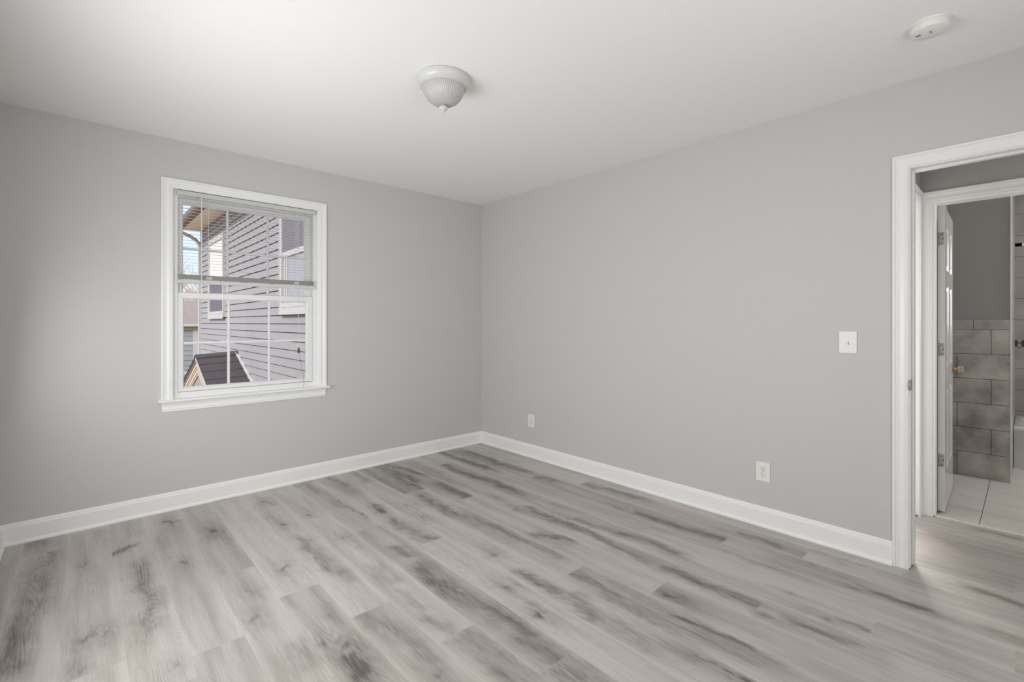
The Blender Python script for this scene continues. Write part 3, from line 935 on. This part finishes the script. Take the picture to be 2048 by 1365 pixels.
AP = [(YB, 0.708), (YB - .0165, 0.708), (YB - .0165, 0.699), (YB - .0125, 0.697), (YB - .0125, 0.694), (YB - .009, 0.690), (YB - .0085, 0.676), (YB - .011, 0.666), (YB - .011, 0.660), (YB - .008, 0.658), (YB - .0085, 0.650), (YB - .005, 0.645), (YB, 0.645)]
rowsA = []
for xx, sg in ((0.389, 1), (1.4605, -1)):
    row = []
    for y, z in AP:
        t = (0.708 - z) / 0.063
        ins = 0.014 * t + 0.004 * math.sin(t * 6.28)
        row.append(bm.verts.new((xx + sg * ins, y, z)))
    rowsA.append(row)
n = len(AP)
for i in range(n):
    j = (i + 1) % n
    bm.faces.new((rowsA[0][i], rowsA[0][j], rowsA[1][j], rowsA[1][i]))
bm.faces.new(rowsA[0]); bm.faces.new(rowsA[1][::-1])
obj('apron', bm, M['trim'], w1)
bm = bmnew()   # vinyl frame
y0, y1 = YB + .030, YB + .135
box(bm, (XI0, y0, 0.727), (0.4835, y1, 2.119), 0.001); box(bm, (1.3655, y0, 0.727), (XI1, y1, 2.119), 0.001)
box(bm, (0.4835, y0 + .004, 2.076), (1.3655, y1, 2.119), 0.001)
prism(bm, [(y0 - .002, 0.700), (y1, 0.700), (y1, 0.772), (y0 + .034, 0.766), (y0 + .004, 0.763), (y0 - .002, 0.745)], 0, XI0, XI1)
obj('frame', bm, M['vinyl'], w1)

def sash(nm_y0, nm_y1, xa, xb, za, zb, ga, gb, gza, gzb):
    s = bmnew()
    ym = nm_y0
    prof_out = [(xa, za), (xa, zb), (xb, zb), (xb, za)]
    # outer ring as swept frame: face, bevelled bead towards the glass
    def ring(i, d):
        return i
    rows = []
    # corner list from glass edge outward with individual widths
    inn = [(ga, gza), (ga, gzb), (gb, gzb), (gb, gza)]
    out = prof_out
    def lerp(t):
        return [(a[0] + (b[0] - a[0]) * t, a[1] + (b[1] - a[1]) * t) for a, b in zip(inn, out)]
    levels = [(0.0, nm_y1), (-0.02 if False else 0.0, nm_y0 + .014), (0.12, nm_y0 + .010), (0.16, nm_y0 + .002), (0.20, nm_y0), (0.97, nm_y0), (1.0, nm_y0 + .0015), (1.0, nm_y1)]
    for t, y in levels:
        rows.append([s.verts.new((p[0], y, p[1])) for p in lerp(t)])
    for A, B in zip(rows, rows[1:] + rows[:1]):
        for i in range(4):
            j = (i + 1) % 4
            s.faces.new((A[i], A[j], B[j], B[i]))
    return s

def build_sash(y0, y1, z0, z1, gz0, gz1, label):
    s = obj('sash', sash(y0, y1, 0.485, 1.364, z0, z1, 0.520, 1.320, gz0, gz1), M['vinyl'], w1, label=label)
    yg = (y0 + y1) / 2 + .006
    g = bmnew(); box(g, (0.515, yg - .002, gz0 - .004), (1.325, yg + .002, gz1 + .004))
    obj('glass_pane', g, M['glass'], s)
    g = bmnew()
    for xc in (0.7867, 1.0533):
        prism(g, [(xc - .008, yg - .0022), (xc + .008, yg - .0022), (xc + .008, yg - .005), (xc + .004, yg - .0085), (xc - .004, yg - .0085), (xc - .008, yg - .005)], 2, gz0, gz1)
        box(g, (xc - .008, yg + .0022, gz0), (xc + .008, yg + .006, gz1))
    zc = (gz0 + gz1) / 2
    prism(g, [(yg - .0024, zc - .0079), (yg - .0024, zc + .0079), (yg - .0051, zc + .0079), (yg - .0088, zc + .0039), (yg - .0088, zc - .0039), (yg - .0051, zc - .0079)], 0, 0.520, 1.320)
    box(g, (0.520, yg + .0024, zc - .0079), (1.320, yg + .0063, zc + .0079))
    obj('grille', g, M['vinyl'], s)
    return s
build_sash(YB + .038, YB + .068, 0.766, 1.434, 0.796, 1.389, 'lower white window sash')
build_sash(YB + .074, YB + .104, 1.392, 2.078, 1.440, 2.036, 'upper white window sash')
bm = bmnew(); box(bm, (0.50, YB + .040, 1.434), (0.52, YB + .060, 1.4365), 0.001); box(bm, (1.335, YB + .040, 1.434), (1.355, YB + .060, 1.4375), 0.001)
obj('tilt_latch', bm, M['vinyl'], w1)

# ------------------------------------------------------------------ the blind
bl = tag(empty('window_blind', (0.9245, YB + .012, 2.115)), 'white mini blind drawn halfway down inside the window, slats open', 'blind')
BX0, BX1, BY_0, BY_1 = 0.479, 1.372, YB + .002, YB + .027
bm = bmnew()
prism(bm, [(BY_0, 2.084), (BY_1, 2.084), (BY_1, 2.113), (BY_1 - .002, 2.113), (BY_1 - .002, 2.087), (BY_0 + .002, 2.087), (BY_0 + .002, 2.113), (BY_0, 2.113)], 0, BX0, BX1)
for x in (BX0 - .002, BX1 - .004):
    box(bm, (x, BY_0 - .0005, 2.083), (x + .006, BY_1 + .0005, 2.115), 0.001)
obj('head_rail', bm, M['rail'], bl)
bm = bmnew()
def slat(bm, z, ya, yb, crown=0.0009, th=0.0006, tilt=0.0):
    n = 5
    top = []; bot = []
    for i in range(n):
        t = i / (n - 1)
        y = ya + (yb - ya) * t
        zz = z + crown * (1 - (2 * t - 1) ** 2) + tilt * (t - .5)
        top.append((y, zz + th)); bot.append((y, zz))
    prism(bm, bot + top[::-1], 0, BX0 + .004, BX1 - .004)
z = 2.062
while z > 1.568:
    slat(bm, z, BY_0, BY_1, 0.0007, 0.0005, tilt=0.0014)
    z -= 0.0213
obj('slats', bm, M['slat'], bl, label='thin white horizontal blind slats')
bm = bmnew()
z = 1.5535
while z > 1.522:
    slat(bm, z, BY_0, BY_1, 0.0008, 0.0007)
    z -= 0.0017
obj('stacked_slats', bm, M['rail'], bl, label='stack of slats gathered above the bottom rail')
bm = bmnew(); box(bm, (BX0, BY_0, 1.494), (BX1, BY_1, 1.519), 0.004, 3)
obj('bottom_rail', bm, M['slat'], bl)
for x in (0.655, 1.232):
    bm = bmnew()
    for y in (BY_0 - .0008, BY_1 + .0008):
        tube(bm, [(x, y, 2.084), (x, y, 1.519)], 0.0006, 6)
    tube(bm, [(x + .004, (BY_0 + BY_1) / 2, 2.084), (x + .004, (BY_0 + BY_1) / 2, 1.519)], 0.0007, 6)
    obj('ladder_cord', bm, M['cord'], bl)
    bm = bmnew(); box(bm, (x - .014, BY_0 - .002, 1.527), (x + .022, BY_0 + .0, 1.545), 0.0008)
    obj('cord_clip', bm, M['clip'], bl)
for x in (0.588, 1.296):
    bm = bmnew()
    box(bm, (x - .006, BY_0 - .004, 2.070), (x + .006, BY_0 - .001, 2.0718)); box(bm, (x - .006, BY_0 - .004, 2.070), (x - .0045, BY_0 - .001, 2.080)); box(bm, (x + .0045, BY_0 - .004, 2.070), (x + .006, BY_0 - .001, 2.080))
    obj('bracket_clip', bm, M['screw'], bl)
bm = bmnew(); tube(bm, [(0.613, BY_0 - .009, 2.078), (0.613, BY_0 - .009, 1.415)], 0.0036, 6)
box(bm, (0.6105, BY_0 - .011, 2.074), (0.6155, BY_0 + .0, 2.084))
obj('tilt_wand', bm, M['wand'], bl, label='clear plastic tilt wand')
bm = bmnew()
for dx in (-0.0016, 0.0016):
    tube(bm, [(1.243 + dx, BY_0 - .006, 2.084), (1.246 + dx, BY_0 - .006, 1.6), (1.248 + dx * .7, BY_0 - .006, 1.036)], 0.0008, 6)
obj('pull_cord', bm, M['cord'], bl)
bm = bmnew()
for dx in (-0.0042, 0.0042):
    lathe(bm, [(0, 1.038), (0.002, 1.038), (0.0035, 1.034), (0.0046, 1.0), (0.0044, 0.996), (0, 0.996)], (1.248 + dx, BY_0 - .006, 0), 12)
obj('tassel', bm, M['tassel'], bl, smooth=40, label='small dark cord tassel')
bm = bmnew()
pts = [(1.2505, BY_0 - .006, 0.996), (1.262, BY_0 - .006, 0.93), (1.272, BY_0 - .006, 0.87), (1.283, BY_0 - .005, 0.81), (1.290, BY_0 - .004, 0.785), (1.284, BY_0 - .006, 0.776), (1.270, BY_0 - .006, 0.774), (1.258, BY_0 - .006, 0.785), (1.268, BY_0 - .006, 0.80), (1.282, BY_0 - .006, 0.792), (1.290, BY_0 - .004, 0.775), (1.286, BY_0 - .004, 0.745), (1.280, BY_0 - .004, 0.729)]
tube(bm, pts, 0.0008, 6)
obj('loose_cord_end', bm, M['tassel'], bl, label='thin dark loose end of the cord')

# ------------------------------------------------------------------ ceiling fixture
lamp = tag(empty('ceiling_light', (1.335, 1.965, H)), 'white flush-mount ceiling light with ribbed frosted glass dome and finial', 'ceiling light')
bm = bmnew()
lathe(bm, [(0, -0.0002), (0.127, -0.0002), (0.127, -0.0022), (0.1345, -0.003), (0.1345, -0.006), (0.132, -0.0075), (0.1325, -0.010), (0.1325, -0.016), (0.129, -0.026), (0.122, -0.034), (0.1165, -0.038), (0.1165, -0.040), (0.113, -0.0425), (0.111, -0.0425), (0.111, -0.045), (0.107, -0.0465), (0.103, -0.0455), (0.102, -0.040), (0, -0.038)], (0, 0, 0), 96)
obj('base_pan', bm, M['fixture'], lamp, smooth=35, local=True, label='white metal pan with stepped rim')
bm = bmnew()
outer = [(0.1035, -0.043), (0.1035, -0.051), (0.101, -0.063), (0.095, -0.079), (0.085, -0.095), (0.071, -0.109), (0.053, -0.1205), (0.031, -0.1275), (0.012, -0.1295), (0, -0.1298)]
lathe(bm, outer, (0, 0, 0), 144)
obj('glass_dome', bm, M['dome'], lamp, smooth=60, local=True, label='frosted ribbed glass dome')
bm = bmnew()
lathe(bm, [(0, -0.127), (0.011, -0.128), (0.012, -0.133), (0.018, -0.135), (0.0215, -0.139), (0.021, -0.146), (0.016, -0.152), (0.008, -0.1555), (0.0047, -0.157), (0.0047, -0.168), (0, -0.169)], (0, 0, 0), 32)
obj('finial', bm, M['fixture'], lamp, smooth=35, local=True)

sd = tag(empty('smoke_detector', (2.540, 0.272, H)), 'round white smoke detector on the ceiling near the top right corner', 'smoke detector')
bm = bmnew(); lathe(bm, [(0, -0.0003), (0.067, -0.0003), (0.0675, -0.003), (0.066, -0.006), (0.063, -0.0075), (0, -0.0075)], (0, 0, 0), 72)
obj('mounting_ring', bm, M['plastic'], sd, smooth=35, local=True)
bm = bmnew(); lathe(bm, [(0, -0.0075), (0.061, -0.0075), (0.061, -0.0105), (0.0635, -0.0115), (0.0635, -0.0135), (0.062, -0.0145), (0.0615, -0.029), (0.060, -0.0325), (0.057, -0.034), (0, -0.0345)], (0, 0, 0), 72)
obj('cover', bm, M['plastic'], sd, smooth=35, local=True)
for (dx, dy, w, l) in ((-0.004, 0.036, .0035, .0085), (0.004, -0.003, .0022, .005), (-0.008, -0.004, .0018, .0045)):
    bm = bmnew(); box(bm, (dx - w, dy - l, -0.0350), (dx + w, dy + l, -0.0343), 0.0003)
    obj('slot', bm, M['dark'], sd, local=True, label='small dark slot')

# ------------------------------------------------------------------ wall plates
def rounded_plate(bm, cy_, cz, w, h, x0, th, bev):
    box(bm, (x0 - th, cy_ - w / 2, cz - h / 2), (x0, cy_ + w / 2, cz + h / 2), bev, 3)

def outlet_proto():
    r = empty('wall_outlet', (XR, 0, 0))
    bm = bmnew(); rounded_plate(bm, 0, 0, 0.080, 0.116, 0, 0.0065, 0.002)
    obj('cover_plate', bm, M['plastic'], r, local=True)
    for zc in (0.0195, -0.0195):
        bm = bmnew()
        pts = []
        for i in range(40):
            a = 2 * math.pi * i / 40
            pts.append((0.0172 * math.cos(a), zc + max(-0.0142, min(0.0142, 0.0172 * math.sin(a)))))
        prism(bm, pts, 0, -0.0078, -0.006)
        rc = obj('receptacle', bm, M['plastic'], r, local=True)
        bm = bmnew()
        box(bm, (-0.0081, 0.0052, zc + .0005), (-0.0077, 0.0078, zc + .0095))
        obj('slot', bm, M['dark'], rc, local=True)
        bm = bmnew(); box(bm, (-0.0081, -0.0078, zc + .0015), (-0.0077, -0.0052, zc + .0085))
        obj('slot', bm, M['dark'], rc, local=True)
        bm = bmnew(); lathe(bm, [(0, -0.0081), (0.0028, -0.0081), (0.0028, -0.0077), (0, -0.0077)], (0, 0, zc - .0075), 16, axis=0)
        obj('ground_hole', bm, M['dark'], rc, local=True)
        bm = bmnew()   # fine gap ring round the receptacle
        N_ = 40
        ri = []; ro = []
        for i in range(N_):
            a = 2 * math.pi * i / N_
            for rr, lst, cl in ((0.0172, ri, 0.0142), (0.0180, ro, 0.0150)):
                lst.append(bm.verts.new((-0.00665, rr * math.cos(a), zc + max(-cl, min(cl, rr * math.sin(a))))))
        for i in range(N_):
            j = (i + 1) % N_
            bm.faces.new((ri[i], ri[j], ro[j], ro[i]))
        obj('gap', bm, M['screw'], rc, local=True)
    bm = bmnew(); lathe(bm, [(0, -0.0078), (0.003, -0.0074), (0.0032, -0.006), (0, -0.006)], (0, 0, 0), 16, axis=0)
    obj('screw', bm, M['screw'], r, local=True)
    return r
o1 = outlet_proto(); o1.location = (XR, 1.086, 0.329)
tag(o1, 'white duplex outlet low on the right wall, nearer the doorway', 'outlet', 'outlets on the right wall')
o2 = copy_tree(o1); o2.location = (XR, 3.072, 0.333)
tag(o2, 'white duplex outlet low on the right wall, close to the room corner', 'outlet', 'outlets on the right wall')

sw = tag(empty('light_switch', (XR, 0.658, 1.125)), 'white toggle light switch on the right wall beside the doorway', 'light switch')
bm = bmnew(); rounded_plate(bm, 0, 0, 0.080, 0.118, 0, 0.0065, 0.002)
obj('cover_plate', bm, M['plastic'], sw, local=True)
bm = bmnew(); prism(bm, [(-0.006, -0.008), (-0.0165, -0.013), (-0.0175, -0.009), (-0.0072, 0.006), (-0.006, 0.006)], 1, -0.0042, 0.0042)
obj('toggle', bm, M['plastic'], sw, local=True)
bm = bmnew(); box(bm, (-0.0067, -0.0055, -0.012), (-0.0064, 0.0055, 0.012))
obj('toggle_slot', bm, M['screw'], sw, local=True)
for zc in (0.030, -0.030):
    bm = bmnew(); lathe(bm, [(0, -0.0072), (0.0028, -0.007), (0.003, -0.006), (0, -0.006)], (0, 0, zc), 16, axis=0)
    obj('screw', bm, M['screw'], sw, local=True)

# ------------------------------------------------------------------ bathtub
tb = tag(empty('bathtub', (6.19, -0.75, 0.0)), 'white built-in bathtub end seen past the tiled partition at the right edge', 'bathtub')
bm = bmnew()
X0, X1, Y0, Y1, ZT = 5.83, 6.558, -1.645, 0.0918, 0.352
def rr_loop(inset, z, r, n=6):
    pts = []
    for (cx, cy_, a0) in ((X1 - inset - r, Y1 - inset - r, 0), (X0 + inset + r, Y1 - inset - r, 90), (X0 + inset + r, Y0 + inset + r, 180), (X1 - inset - r, Y0 + inset + r, 270)):
        for i in range(n + 1):
            a = math.radians(a0 + 90 * i / n)
            pts.append(bm.verts.new((cx + r * math.cos(a), cy_ + r * math.sin(a), z)))
    return pts
loops = [rr_loop(0.003, 0.0, .002), rr_loop(0.003, ZT - .04, .002), rr_loop(0.0, ZT - .034, .006), rr_loop(0.0, ZT - .008, .006), rr_loop(0.006, ZT, .01), rr_loop(0.062, ZT, .08), rr_loop(0.075, ZT - .012, .09), rr_loop(0.12, 0.12, .13), rr_loop(0.17, 0.085, .12)]
for A, B in zip(loops, loops[1:]):
    for i in range(len(A)):
        j = (i + 1) % len(A)
        bm.faces.new((A[i], A[j], B[j], B[i]))
bm.faces.new(loops[-1]); bm.faces.new(loops[0][::-1])
obj('tub_shell', bm, M['tub'], tb, smooth=50)
bm = bmnew(); lathe(bm, [(0, 0.0862), (0.022, 0.0862), (0.024, 0.0875), (0.010, 0.089), (0, 0.089)], (6.19, -1.35, 0), 24)
obj('drain', bm, M['nickel'], tb, smooth=40)

# ------------------------------------------------------------------ outdoors
GZ = -1.30
bm = bmnew(); box(bm, (-60, YB + .144, GZ - .3), (70, 110, GZ))
tag(obj('ground', bm, M['ground']), 'brown bare ground of the yard outside the window', 'ground', None, 'structure')

nb = tag(empty('neighbor_house', (4.0, 8.6, GZ)), 'house with lilac-grey lap siding close outside the window', 'house')
XW, NY0, NY1 = 2.05, 4.55, 12.75
bm = bmnew()
zk = 1.221 - 0.115 * 22
while zk < 3.34:
    zb, zt = max(zk, GZ), min(zk + 0.115, 3.36)
    g_ = zt - .010
    prism(bm, [(XW - .016, zb), (XW - .002, g_), (XW + .03, g_), (XW + .03, zb)], 1, NY0, NY1)
    zk += 0.115
box(bm, (XW + .025, NY0, GZ), (7.5, NY1, 3.36))
obj('siding_wall', bm, M['siding'], nb, label='lilac-grey lap siding wall')
bm = bmnew(); box(bm, (1.70, NY0 - .3, 3.335), (XW, NY1 + .15, 3.355))
for k in range(26):
    box(bm, (1.70, NY0 + k * .32, 3.331), (XW, NY0 + k * .32 + .006, 3.336))
obj('soffit', bm, M['soffit'], nb, label='beige soffit under the eave')
bm = bmnew()
prism(bm, [(1.70, 3.32), (1.70, 3.47), (1.685, 3.47), (1.685, 3.45), (1.59, 3.45), (1.575, 3.44), (1.585, 3.38), (1.61, 3.34), (1.68, 3.33), (1.68, 3.32)], 1, NY0 - .3, NY1 + .15)
obj('gutter', bm, M['fascia'], nb, label='dark brown gutter and fascia')
bm = bmnew(); prism(bm, [(1.60, 3.455), (1.60, 3.49), (4.8, 5.35), (8.0, 3.49), (8.0, 3.355), (1.70, 3.355)], 1, NY0 - .3, NY1 + .15)
obj('roof', bm, M['fascia'], nb, label='brown roof edge above the gutter')
bm = bmnew(); box(bm, (XW - .018, NY1 - .07, GZ), (XW + .05, NY1 + .012, 3.33), 0.003)
obj('corner_board', bm, M['extwhite'], nb)
bm = bmnew()
tube(bm, [(1.635, NY1 + .02, 3.34), (1.635, NY1 + .02, 3.30), (1.66, NY1 + .02, 3.255), (1.82, NY1 + .01, 3.19), (1.93, NY1 + .0, 3.12), (1.995, NY1 - .02, 3.04), (2.008, NY1 - .03, 2.98)], 0.036, 12)
e_ = obj('downspout_elbow', bm, M['elbow'], nb, smooth=40, label='tan curved downspout elbow')
bm = bmnew(); box(bm, (1.985, NY1 - .065, GZ + .1), (2.034, NY1 - .0, 2.99), 0.008)
for zz in (2.4, 0.9, -0.5):
    box(bm, (1.982, NY1 - .069, zz), (2.036, NY1 + .004, zz + .03))
obj('downspout', bm, M['extwhite'], nb, label='pale downspout at the house corner')

def nwindow(ya, yb, za, zb, zs, up, lowm, label, near_mull=False):
    bm = bmnew()
    fx = XW - .045
    w = .085
    for (a, b, c, d) in ((ya, ya + w, za, zb), (yb - w, yb, za, zb)):
        box(bm, (fx, a, c), (XW + .01, b, d), 0.004)
        box(bm, (fx - .008, a + .0 if a == ya else b - .02, c), (fx + .002, a + .02 if a == ya else b, d), 0.002)
    box(bm, (fx - .012, ya, za), (XW + .01, yb, za + .04), 0.004)
    box(bm, (fx, ya + w, za + .04), (XW + .01, yb - w, za + .15), 0.004)
    box(bm, (fx - .004, ya + w, za + .10), (fx, yb - w, za + .112))
    box(bm, (fx, ya + w, zb - .10), (XW + .01, yb - w, zb), 0.004)
    box(bm, (fx + .012, ya + w, zs - .035), (XW + .01, yb - w, zs + .035), 0.003)
    if near_mull:
        for q in (yb - w - .11, yb - w - .19):
            box(bm, (fx + .012, q, za + .15), (XW + .006, q + .035, zs - .035), 0.002)
    f = obj('window', bm, M['extwhite'], nb, label=label)
    p = bmnew(); box(p, (XW - .016, ya + w - .002, za + .14), (XW - .006, yb - w + .002, zs - .03))
    obj('lower_pane', p, lowm, f)
    p = bmnew(); box(p, (XW - .026, ya + w - .002, zs + .03), (XW - .012, yb - w + .002, zb - .09))
    obj('upper_pane', p, up, f)
    return f
nwindow(10.30, 11.72, 1.305, 2.95, 2.08, M['panewhite'], M['screenpane'], 'far window of the siding wall with pale upper pane')
f2 = nwindow(5.35, 6.885, 1.335, 3.00, 2.14, M['paneviolet'], M['curtain'], 'near window of the siding wall with curtains', near_mull=True)

# small gabled entry roof against the siding wall
gx, zr_w, zr_f = 1.425, 0.690, 0.648
gr = tag(empty('entry_roof', (1.75, 9.36, -0.3)), 'small steep dark shingled gable roof against the siding wall', 'roof')
def slope(sgn):
    bm = bmnew()
    zb = -0.05
    dyw = (zr_w - zb) * (0.97 / 0.40)
    def pt(x, z, off=0.0):
        zr = zr_w if x > 1.8 else zr_f
        return (x, 9.36 - sgn * (zr - z) * (0.97 / 0.40), z + off)
    a = [pt(2.04, zr_w), pt(gx, zr_f), pt(gx, zb), pt(2.04, zb)]
    top = [bm.verts.new((p[0], p[1], p[2] + .03)) for p in a]
    bot = [bm.verts.new((p[0], p[1], p[2] - .045)) for p in a]
    f = bm.faces.new(top)
    bm.faces.new(bot[::-1])
    for i in range(4):
        j = (i + 1) % 4
        bm.faces.new((top[i], top[j], bot[j], bot[i]))
    # lapped courses as thin steps
    n = 7
    for k in range(n):
        t0, t1 = (k + 0.35) / n, (k + 1.35) / n
        if t1 > 1: t1 = 1.0
        q = []
        for t, lift in ((t0, .031), (t1, .042)):
            for x, i0, i1 in ((2.04, 0, 3), (gx - .004, 1, 2)):
                p0 = Vector(a[i0]); p1 = Vector(a[i1]); p = p0.lerp(p1, t)
                q.append((x, p[1], p[2] + lift))
        v = [bm.verts.new(p) for p in q]
        w = [bm.verts.new((p[0], p[1], p[2] - .012)) for p in (q[2], q[3])]
        bm.faces.new((v[0], v[1], v[3], v[2])); bm.faces.new((v[2], v[3], w[1], w[0]))
    return bm
for s_ in (1, -1):
    bm = slope(s_)
    uvl = bm.loops.layers.uv.new('UVMap')
    for f in bm.faces:
        for l in f.loops:
            l[uvl].uv = (l.vert.co.x, l.vert.co.z * 0.01 + 0.04)
    obj('shingle_slope', bm, M['shingle'], gr, label='dark shingled roof slope')
bm = bmnew()
prism(bm, [(9.36 - .12, 0.0), (9.36, 0.052), (9.36 + .12, 0.0), (9.36 + .12, -.012), (9.36, .035), (9.36 - .12, -.012)], 0, gx - .008, 2.04)
for v in bm.verts:
    t = (v.co.x - gx) / (2.04 - gx)
    v.co.z += zr_f + (zr_w - zr_f) * t
uvl = bm.loops.layers.uv.new('UVMap')
for f in bm.faces:
    for l in f.loops:
        l[uvl].uv = (l.vert.co.x, 0.04)
obj('ridge_cap', bm, M['shingle'], gr)
bm = bmnew()   # white flashing where the roof meets the wall
k_ = 0.97 / 0.40
prism(bm, [(9.36 + .0, 0.738), (9.36 - k_ * .738, 0.0), (9.36 - k_ * .738 + .03, -.02), (9.36, 0.706)], 0, 1.995, 2.036)
obj('wall_flashing', bm, M['extwhite'], gr, label='white flashing strip along the siding')
# gable face: cream and tan rake boards stepping inwards, grey panel below
def rake(x, z_top, half, zb, thick, mat, nm, label=None):
    bm = bmnew()
    o_t = z_top; i_t = z_top - thick
    ko = k_
    pts = [(9.36, o_t), (9.36 + ko * (o_t - zb), zb), (9.36 + ko * (i_t - zb), zb), (9.36, i_t), (9.36 - ko * (i_t - zb), zb), (9.36 - ko * (o_t - zb), zb)]
    prism(bm, pts, 0, x, x + .02)
    return obj(nm, bm, mat, gr, label=label)
zt = zr_f - .046
for i, (th, mat, nm) in enumerate(((0.018, 'tan', 'rake_board'), (0.016, 'fascia', 'rake_dark_board'), (0.050, 'cream', 'rake_board'), (0.055, 'tan', 'rake_board'), (0.055, 'cream', 'rake_board'), (0.055, 'tan', 'rake_board'))):  # second board is dark brown
    rake(gx + .004 + .006 * i, zt, 0, -0.05, th, M[mat], nm)
    zt -= th
bm = bmnew(); prism(bm, [(9.36, zt + .02), (9.36 + k_ * (zt + .02 + .05), -.05), (9.36 - k_ * (zt + .02 + .05), -.05)], 0, gx + .05, gx + .07)
obj('gable_panel', bm, M['siding'], gr, label='grey gable panel')
bm = bmnew(); prism(bm, [(9.36, zr_f + .006), (9.36 - k_ * (zr_f + .05), -.05), (9.36 - k_ * (zr_f + .05) + .10, -.05), (9.36, zr_f - .034)], 0, gx - .006, gx + .003)
obj('rake_trim', bm, M['extwhite'], gr, label='thin white rake trim')
# walls carrying it
bm = bmnew(); box(bm, (gx + .08, 9.36 - 1.55, GZ), (2.03, 9.36 + 1.55, -0.06))
obj('entry_wall', bm, M['siding'], gr)

# far house
fh = tag(empty('far_house', (0, 31, GZ)), 'low distant house with tan roof and pale siding at the left of the window view', 'house')
bm = bmnew()
zk = GZ + .2
while zk < 0.90:
    a = [bm.verts.new(p) for p in ((-6, 27.97, zk), (4.36, 27.97, zk), (4.36, 28.0, zk + .24), (-6, 28.0, zk + .24), (4.36, 28.004, zk), (-6, 28.004, zk))]
    bm.faces.new((a[0], a[1], a[2], a[3])); bm.faces.new((a[0], a[5], a[4], a[1]))
    zk += .24
box(bm, (-6, 28.004, GZ), (4.36, 34, 1.1))
obj('siding_wall', bm, M['farsiding'], fh)
bm = bmnew(); box(bm, (-6.2, 27.85, 0.86), (9.4, 27.97, 1.06))
obj('frieze', bm, M['olive'], fh, label='olive green frieze board')
bm = bmnew(); box(bm, (-6.3, 27.6, 1.05), (9.5, 27.75, 1.17), 0.01); box(bm, (-6.3, 27.70, 1.04), (9.5, 28.0, 1.06))
obj('gutter', bm, M['extwhite'], fh)
bm = bmnew()
vv = [bm.verts.new(p) for p in ((-6.4, 27.65, 1.17), (9.6, 27.65, 1.17), (9.6, 32.0, 2.42), (-6.4, 32.0, 2.62), (9.6, 36.4, 1.17), (-6.4, 36.4, 1.17))]
uvl = bm.loops.layers.uv.new('UVMap')
for ids in ((0, 1, 2, 3), (3, 2, 4, 5)):
    f = bm.faces.new([vv[i] for i in ids])
    for l in f.loops:
        l[uvl].uv = (l.vert.co.x, l.vert.co.y)
bm.faces.new((vv[0], vv[3], vv[5])); bm.faces.new((vv[1], vv[4], vv[2])); bm.faces.new((vv[0], vv[5], vv[4], vv[1]))
obj('roof', bm, M['farroof'], fh, label='tan shingled roof')
bm = bmnew(); box(bm, (4.14, 27.93, GZ), (4.38, 28.05, 0.88), 0.01)
obj('corner_board', bm, M['extwhite'], fh)
bm = bmnew(); box(bm, (-6, 27.90, GZ), (4.40, 27.98, GZ + .17))
obj('base_board', bm, M['extwhite'], fh)

# bare trees behind the far house
def tree(base, h, seed, label, lean=(0, 0)):
    rs = random.Random(seed)
    root = tag(empty('bare_tree', base), label, 'tree', 'bare trees beyond the far house')
    trunk = bmnew(); tw = bmnew()
    def grow(bm_, p, d, ln, r, lvl):
        pts = [p]; rad = [r]
        n = 5
        q = p
        for i in range(n):
            d = (d + Vector((rs.uniform(-.22, .22), rs.uniform(-.22, .22), rs.uniform(-.10, .16)))).normalized()
            q = q + d * ln / n
            pts.append(q); rad.append(r * (1 - .55 * (i + 1) / n))
        tube(bm_, pts, rad, 5 if lvl else 8, caps=False)
        if lvl < 3:
            for i in range(2, n + 1):
                k = 2 if lvl < 2 else 1
                for _ in range(k):
                    a = rs.uniform(0, 2 * math.pi)
                    side = Vector((math.cos(a), math.sin(a), rs.uniform(-.05, .9)))
                    nd = (d * .55 + side * .8).normalized()
                    grow(tw, pts[i], nd, ln * rs.uniform(.48, .68), max(rad[i] * .62, .015), lvl + 1)
    grow(trunk, Vector((0, 0, 0)), Vector((lean[0], lean[1], 1)).normalized(), h * .5, h * .019, 0)
    obj('trunk', trunk, M['bark'], root, local=True, smooth=40)
    obj('branches', tw, M['twig'], root, local=True, smooth=40)
    return root
tree((5.2, 42.0, GZ), 8.4, 3, 'bare tan tree just above the distant roof, nearest and largest of them')
tree((8.6, 58.0, GZ), 11.0, 5, 'bare tree farther off behind the nearest tree')
